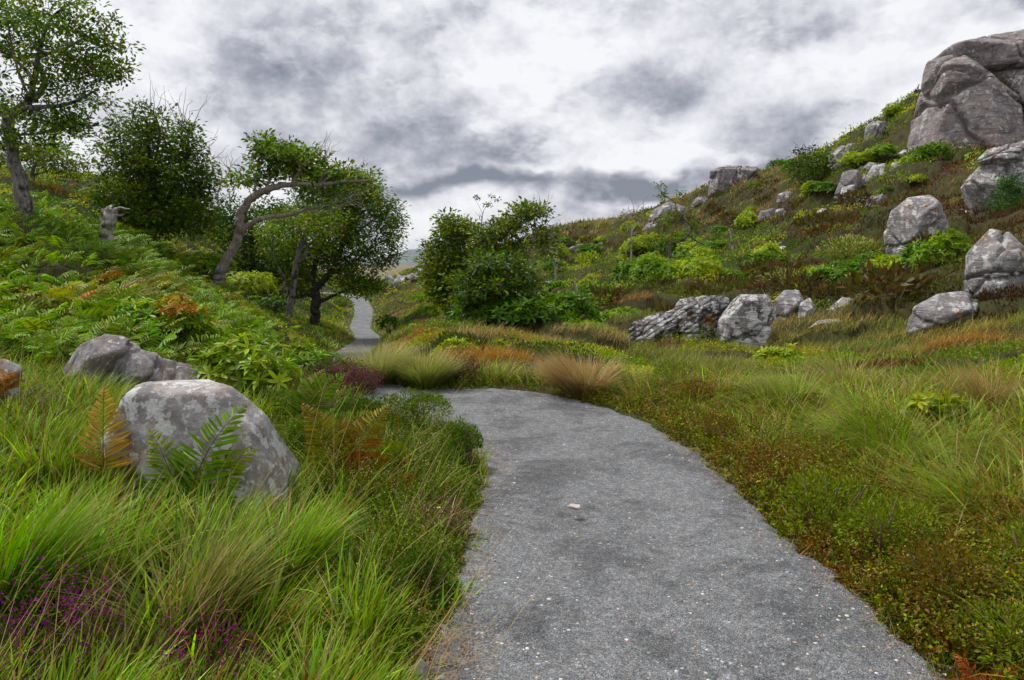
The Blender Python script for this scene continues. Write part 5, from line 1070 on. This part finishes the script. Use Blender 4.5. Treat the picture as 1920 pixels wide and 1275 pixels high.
for k, (lab, px, py, w, h, kd, cl_, lf) in enumerate(B): bush(lab, px, py, w, h, kd, cl_, seed=k, leaf=lf, name='heather_plant' if kd == 'heather' else 'shrub', cat='heather' if kd == 'heather' else 'shrub')
o = bush('shrub with orange brown dying leaves at its heart on the left bank', 322,655,190,98,'rhodo',(lin(160,185,46),lin(110,150,40)), seed=90, leaf=.11)
o = bush('cluster of orange brown withered leaves in the left bank shrub', 345,622,90,62,'rhodo',(lin(196,150,84),lin(150,104,60)), seed=91, leaf=.085, n=.33, Y=hit(322,655)[1]-.22)
def copies(proto_fn, pts, label, group, scales):
    root = proto_fn(); kids = list(root.children); root['label'] = label; root['group'] = group
    for k, (p, sc_, rz) in enumerate(zip(pts, scales, rng.random(len(pts))*6.28)):
        if k == 0: r_ = root
        else:
            r_ = root.copy(); COL.objects.link(r_)
            for c in kids: d = c.copy(); COL.objects.link(d); d.parent = r_
        r_.location = [float(v) for v in p]; r_.scale = (sc_, sc_, sc_*float(.8+.4*rng.random())); r_.rotation_euler = (0, 0, float(rz))
def slope_points(n, ells, mind=.8, r0=14, r1=110):
    out = []
    X, Y = polar(n*40, r0, r1, -12, 44); Z = zg(X, Y); S = sdf(X, Y); w = region(X, Y, Z, ells, .4); k = (rng.random(len(X)) < w) & (S > 2) & ~inrock(X, Y, Z, .1)
    for x, y, z in zip(X[k], Y[k], Z[k]):
        if all((x-a)**2+(y-b)**2 > (mind+.03*y)**2 for a, b, _ in out): out.append((x, y, z))
        if len(out) == n: break
    return out
G1 = [(1280,500,190,70),(1120,570,110,40),(1560,350,120,60),(1420,410,80,40),(1780,330,120,60),(1090,500,60,40),(1640,560,200,40),(1000,630,120,15)]
for lab, grp, cl_, ells, nn, w_, h_, sd in [('small yellow green shrub, one of many alike dotted over the right hillside', 'small yellow green shrubs dotted over the right hillside', RHY, G1, 46, .9, .55, 501), ('small deep green shrub, one of many alike dotted over the right hillside', 'small deep green shrubs dotted over the right hillside', (lin(110,150,40),lin(76,112,34)), G1, 46, 1.0, .6, 502)]:
    pts = slope_points(nn, ells); Yp = 24.; s0 = F/Yp
    px0, py0 = 1300, 545; hb = hit(px0, py0); s0 = F/hb[1]
    copies(lambda: bush(lab, px0, py0, w_*s0, h_*s0, 'rhodo', cl_, seed=sd, leaf=.11, n=.8), pts, lab, grp, np.array([(.9+.9*rng.random())*(1+.007*p[1]) for p in pts]))
pts = slope_points(60, [(1600,560,260,60),(1500,430,200,60),(1800,230,150,60),(1700,400,200,70),(1300,600,300,40),(1200,440,200,40)])
lab = 'brown tinged heather bush, one of many alike on the right hillside'; hb = hit(1300, 545); s0 = F/hb[1]
copies(lambda: bush(lab, 1300, 545, 1.1*s0, .5*s0, 'small', (lin(104,84,54),lin(80,80,42)), seed=503, leaf=.05, n=.9), pts, lab, 'brown tinged heather bushes on the right hillside', 1.+1.*rng.random(len(pts)))
pts = []
for q in range(900):
    x, y = polar(1, 2.9, 9.5, 8, 42); s_ = sdf(x, y)[0]; x, y = float(x[0]), float(y[0])
    if .22 < s_ < 1.5 and all((x-a)**2+(y-b)**2 > .17 for a, b, _ in pts): pts.append((x, y, float(zg([x], [y])[0])))
    if len(pts) >= 30: break
for k, (cl_, grp, what) in enumerate([((lin(128,112,60),lin(104,92,48)), 'brown twiggy low shrubs along the right path edge', 'olive brown twiggy low shrub, one of several alike along the right path edge'), ((lin(132,148,46),lin(96,116,34)), 'yellow green low shrubs along the right path edge', 'yellow green low shrub, one of several alike along the right path edge')]):
    hb = hit(1500, 950); s0 = F/hb[1]; pp = pts[k::2]
    copies(lambda: bush(what, 1500, 950, .46*s0, .27*s0, 'small', cl_, seed=700+k, leaf=.02, n=.7), pp, what, grp, .7+.6*rng.random(len(pp)))
# ------------------------------------------------------------------ tussocks
def tussock(label, px, py, w, h, c0, c1, n=900, dryf=.2, seed=0, lean=.15, bend=1.2, wind=.3, bw=1.):
    global rng
    keep = rng; rng = np.random.default_rng(seed+7000); b = hit(px, py); s = b[1]/F; W = w*s; H = h*s
    acc = Acc(); a = rng.random(n)*6.28; q = rng.random(n)**.5; X = b[0]+np.sin(a)*q*W*.2; Y = b[1]+np.cos(a)*q*W*.2
    az = np.arctan2(np.sin(a)*q+wind, np.cos(a)*q+rng.normal(size=n)*.2); L = H*(.7+.6*rng.random(n)); d = rng.random(n) < dryf
    cc0 = np.where(d[:, None], cvar(STRAW*.6, n, .2), cvar(c0, n, .25)); cc1 = np.where(d[:, None], cvar(STRAW*.9, n, .2), cvar(c1, n, .2))
    blades(acc, np.stack([X, Y, zg(X, Y)-.01], 1), az, L*1.15, bw*np.maximum(.0055, b[1]*.0009), lean+q*.5, bend*(.3+.8*rng.random(n)), cc0, cc1, 5)
    o = acc.build('grass_tussock', M_grass, origin=b); tag(o, label, 'grass tussock'); rng = keep
tussock('pale feathery grass tussock just beyond the bend, left half', 712,724,120,78,lin(118,150,66),lin(176,172,118),1500,.3,1,bend=.9,wind=.15)
tussock('pale feathery grass tussock just beyond the bend, right half', 800,726,110,70,lin(112,146,60),lin(168,170,108),1300,.25,2,bend=.9,wind=.2)
tussock('brown dry grass tussock at the far edge of the path bend', 1088,745,130,88,lin(150,120,84),lin(186,156,120),1500,.6,3,bend=1.0,wind=-.5)
tussock('big wind swept green tussock with brownish tips in the left foreground', 350,1190,270,200,lin(100,138,52),lin(150,134,96),380,.22,4,lean=.1,bend=.8,wind=.6,bw=1.6)
tussock('lush green tussock at the lower left edge', 20,1150,260,230,lin(104,152,46),lin(140,176,66),650,.12,5,lean=.1,bend=.9,wind=.9,bw=1.8)
tussock('bright green tussock in front of the mottled boulder', 540,1085,240,120,lin(108,156,40),lin(140,180,60),600,.12,6,lean=.1,bend=.7,wind=.4,bw=1.5)
tussock('arching green tussock beneath the broad rosette shrub on the right', 1660,880,230,150,lin(104,142,50),lin(156,170,80),1500,.12,7,lean=.2,bend=1.9,wind=-.4)
tussock('arching green tussock left of the broad rosette shrub', 1480,770,190,100,lin(108,142,54),lin(150,160,84),1300,.2,8,lean=.2,bend=1.8,wind=-.3)
tussock('straw coloured upright tussock between the broad rosette shrub and the right edge', 1850,760,120,90,lin(140,130,80),lin(190,168,120),700,.5,11,bend=.9,wind=-.4)
tussock('tall green and straw tussock right of the spiky yellow green shrub', 1580,720,150,90,lin(112,136,60),lin(176,164,110),900,.3,12,bend=1.2,wind=-.3)
tussock('drooping grass tussock at the right edge above the bottom scrub', 1880,1010,200,170,lin(108,146,48),lin(150,168,80),1100,.12,9,lean=.2,bend=1.7,wind=-.4)
# long straw stalks in the left foreground
ga = Acc(); n = 260; X, Y = polar(n, 1.9, 6.5, -42, -6); Z = zg(X, Y)
blades(ga, np.stack([X, Y, Z], 1), rng.normal(size=n)*.7+1.2, .6+.4*rng.random(n), .0035, .25+.4*rng.random(n), .15+.5*rng.random(n), cvar(STRAW*.8, n, .15), cvar(STRAW, n, .15), 6)
X, Y = polar(500, 4, 16, 2, 45); k = sdf(X, Y) > .8; X, Y = X[k], Y[k]; n = len(X); blades(ga, np.stack([X, Y, zg(X, Y)], 1), rng.random(n)*6.3, .5+.3*rng.random(n), np.maximum(.003, np.hypot(X, Y)*.0006), .1+.4*rng.random(n), .1+.5*rng.random(n), cvar(STRAW*.75, n, .15), cvar(STRAW*.9, n, .15), 5)
tag(ga.build('straw_stalks', M_grass), kind='stuff')
# ------------------------------------------------------------------ single ferns
def fern(label, px, py, Y, fr, seed=0, npin=0, n=25):
    "fr: rows (azimuth deg from ahead, length, tilt, base colour, tip colour)"
    global rng
    keep = rng; rng = np.random.default_rng(seed+9000); b = hit(px, py) if Y is None else P(px, py, Y)
    root = empty('fern', b, label, 'fern')
    for az_, L_, tl, dz, c, c2 in fr:
        a = Acc(); base_ = b+[0, 0, 0]; ferns(a, np.array([base_]), np.array([R(az_)]), L_, np.array([R(tl)]), np.array([c]), np.array([c2]), npair=n, npin=npin, droop=dz*.6, hint=np.array([rng.normal()*.15, -1., .35])); a.build('frond', M_leaf, root, b)
    rng = keep
FG, FY, FR, FB = lin(110, 146, 38), lin(146, 152, 50), lin(150, 98, 48), lin(206, 176, 110)
fern('green fern with two fronds spread across the face of the mottled boulder', 345,980,4.15,[(65,.78,12,1.2,FG*1.2,FG*1.3),(-55,.62,18,1.0,FG*1.2,FY),(75,.6,30,1.1,FG*1.1,FY),(100,.45,40,1.,FG,FG)],1)
fern('golden dead fern frond standing left of the mottled boulder', 195,905,4.3,[(-8,.58,4,.35,FB,FB*1.1),(60,.35,50,1.,lin(150,110,50),FR)],2)
fern('fern turning rusty orange right of the mottled boulder', 640,900,4.9,[(-60,.62,20,1.1,FY,FR),(50,.62,25,1.,FR,FY),(110,.42,50,1.,FR*.8,FR),(0,.45,15,.8,lin(130,130,40),FR)],3)
fern('small deep red fern in the grass below the rusty fern', 712,945,4.7,[(80,.3,35,1.,lin(176,56,20),lin(190,80,30)),(-30,.3,30,1.,lin(150,50,20),FR)],4)
fern('green fern arching right over the bank shrubs', 560,800,6.2,[(85,.62,25,1.2,FG,FG*1.2),(60,.55,10,1.2,FG,FY),(-60,.5,35,1.,FG,FG)],5)
fern('bright fern with a long flat frond below the arching fern', 585,850,5.6,[(90,.6,45,.9,FG*1.1,FY),(40,.4,20,1.1,FG,FG)],6)
fern('dull green fern in shade at the left foot of the mottled boulder', 250,950,4.25,[(-70,.45,35,1.,lin(110,120,40),FY),(20,.4,25,1.,lin(120,110,40),FG),(80,.4,45,1.,lin(90,110,36),FG)],7)
fern('withered pinkish brown fern in the bottom right corner', 1870,1330,None,[(-80,.22,60,.9,lin(180,110,84),lin(150,80,60)),(60,.24,50,.9,lin(190,125,95),lin(170,96,70)),(-20,.22,45,1.,lin(160,96,70),lin(190,120,90)),(120,.22,60,.8,lin(170,100,74),lin(150,84,60))],8)
# ------------------------------------------------------------------ little yellow flowers
M_yel = plain('yellow_petal', .6)
for k, (px, py, hgt, lab) in enumerate([(824,990,.12,'orange yellow flower among magenta heather at the left gravel edge'),(1781,1180,.14,'left one of two yellow flowers at the lower right edge of the scrub'),(1824,1176,.14,'right one of two yellow flowers at the lower right edge of the scrub')]):
    b = hit(px, py); root = empty('flower', b, lab, 'flower'); a = Acc(); n = 14; an = np.linspace(0, 6.28, n, endpoint=False); top = b+[0, -.02, hgt]
    d = np.stack([np.cos(an), np.sin(an)*.8-.1, np.full(n, .35)], 1); leaves(a, np.repeat(top[None], n, 0), d, np.array([0, 0, 1.]), .014, .007, cvar(lin(250, 190, 20), n, .05)); a.build('petals', M_yel, root, b)
    a = Acc(); tube(a, [b-[0, 0, .02], (b+top)/2+[.005, 0, 0], top], [.0015, .0012, .0012], lin(90, 120, 40), 5); a.build('stem', M_yel, root, b)
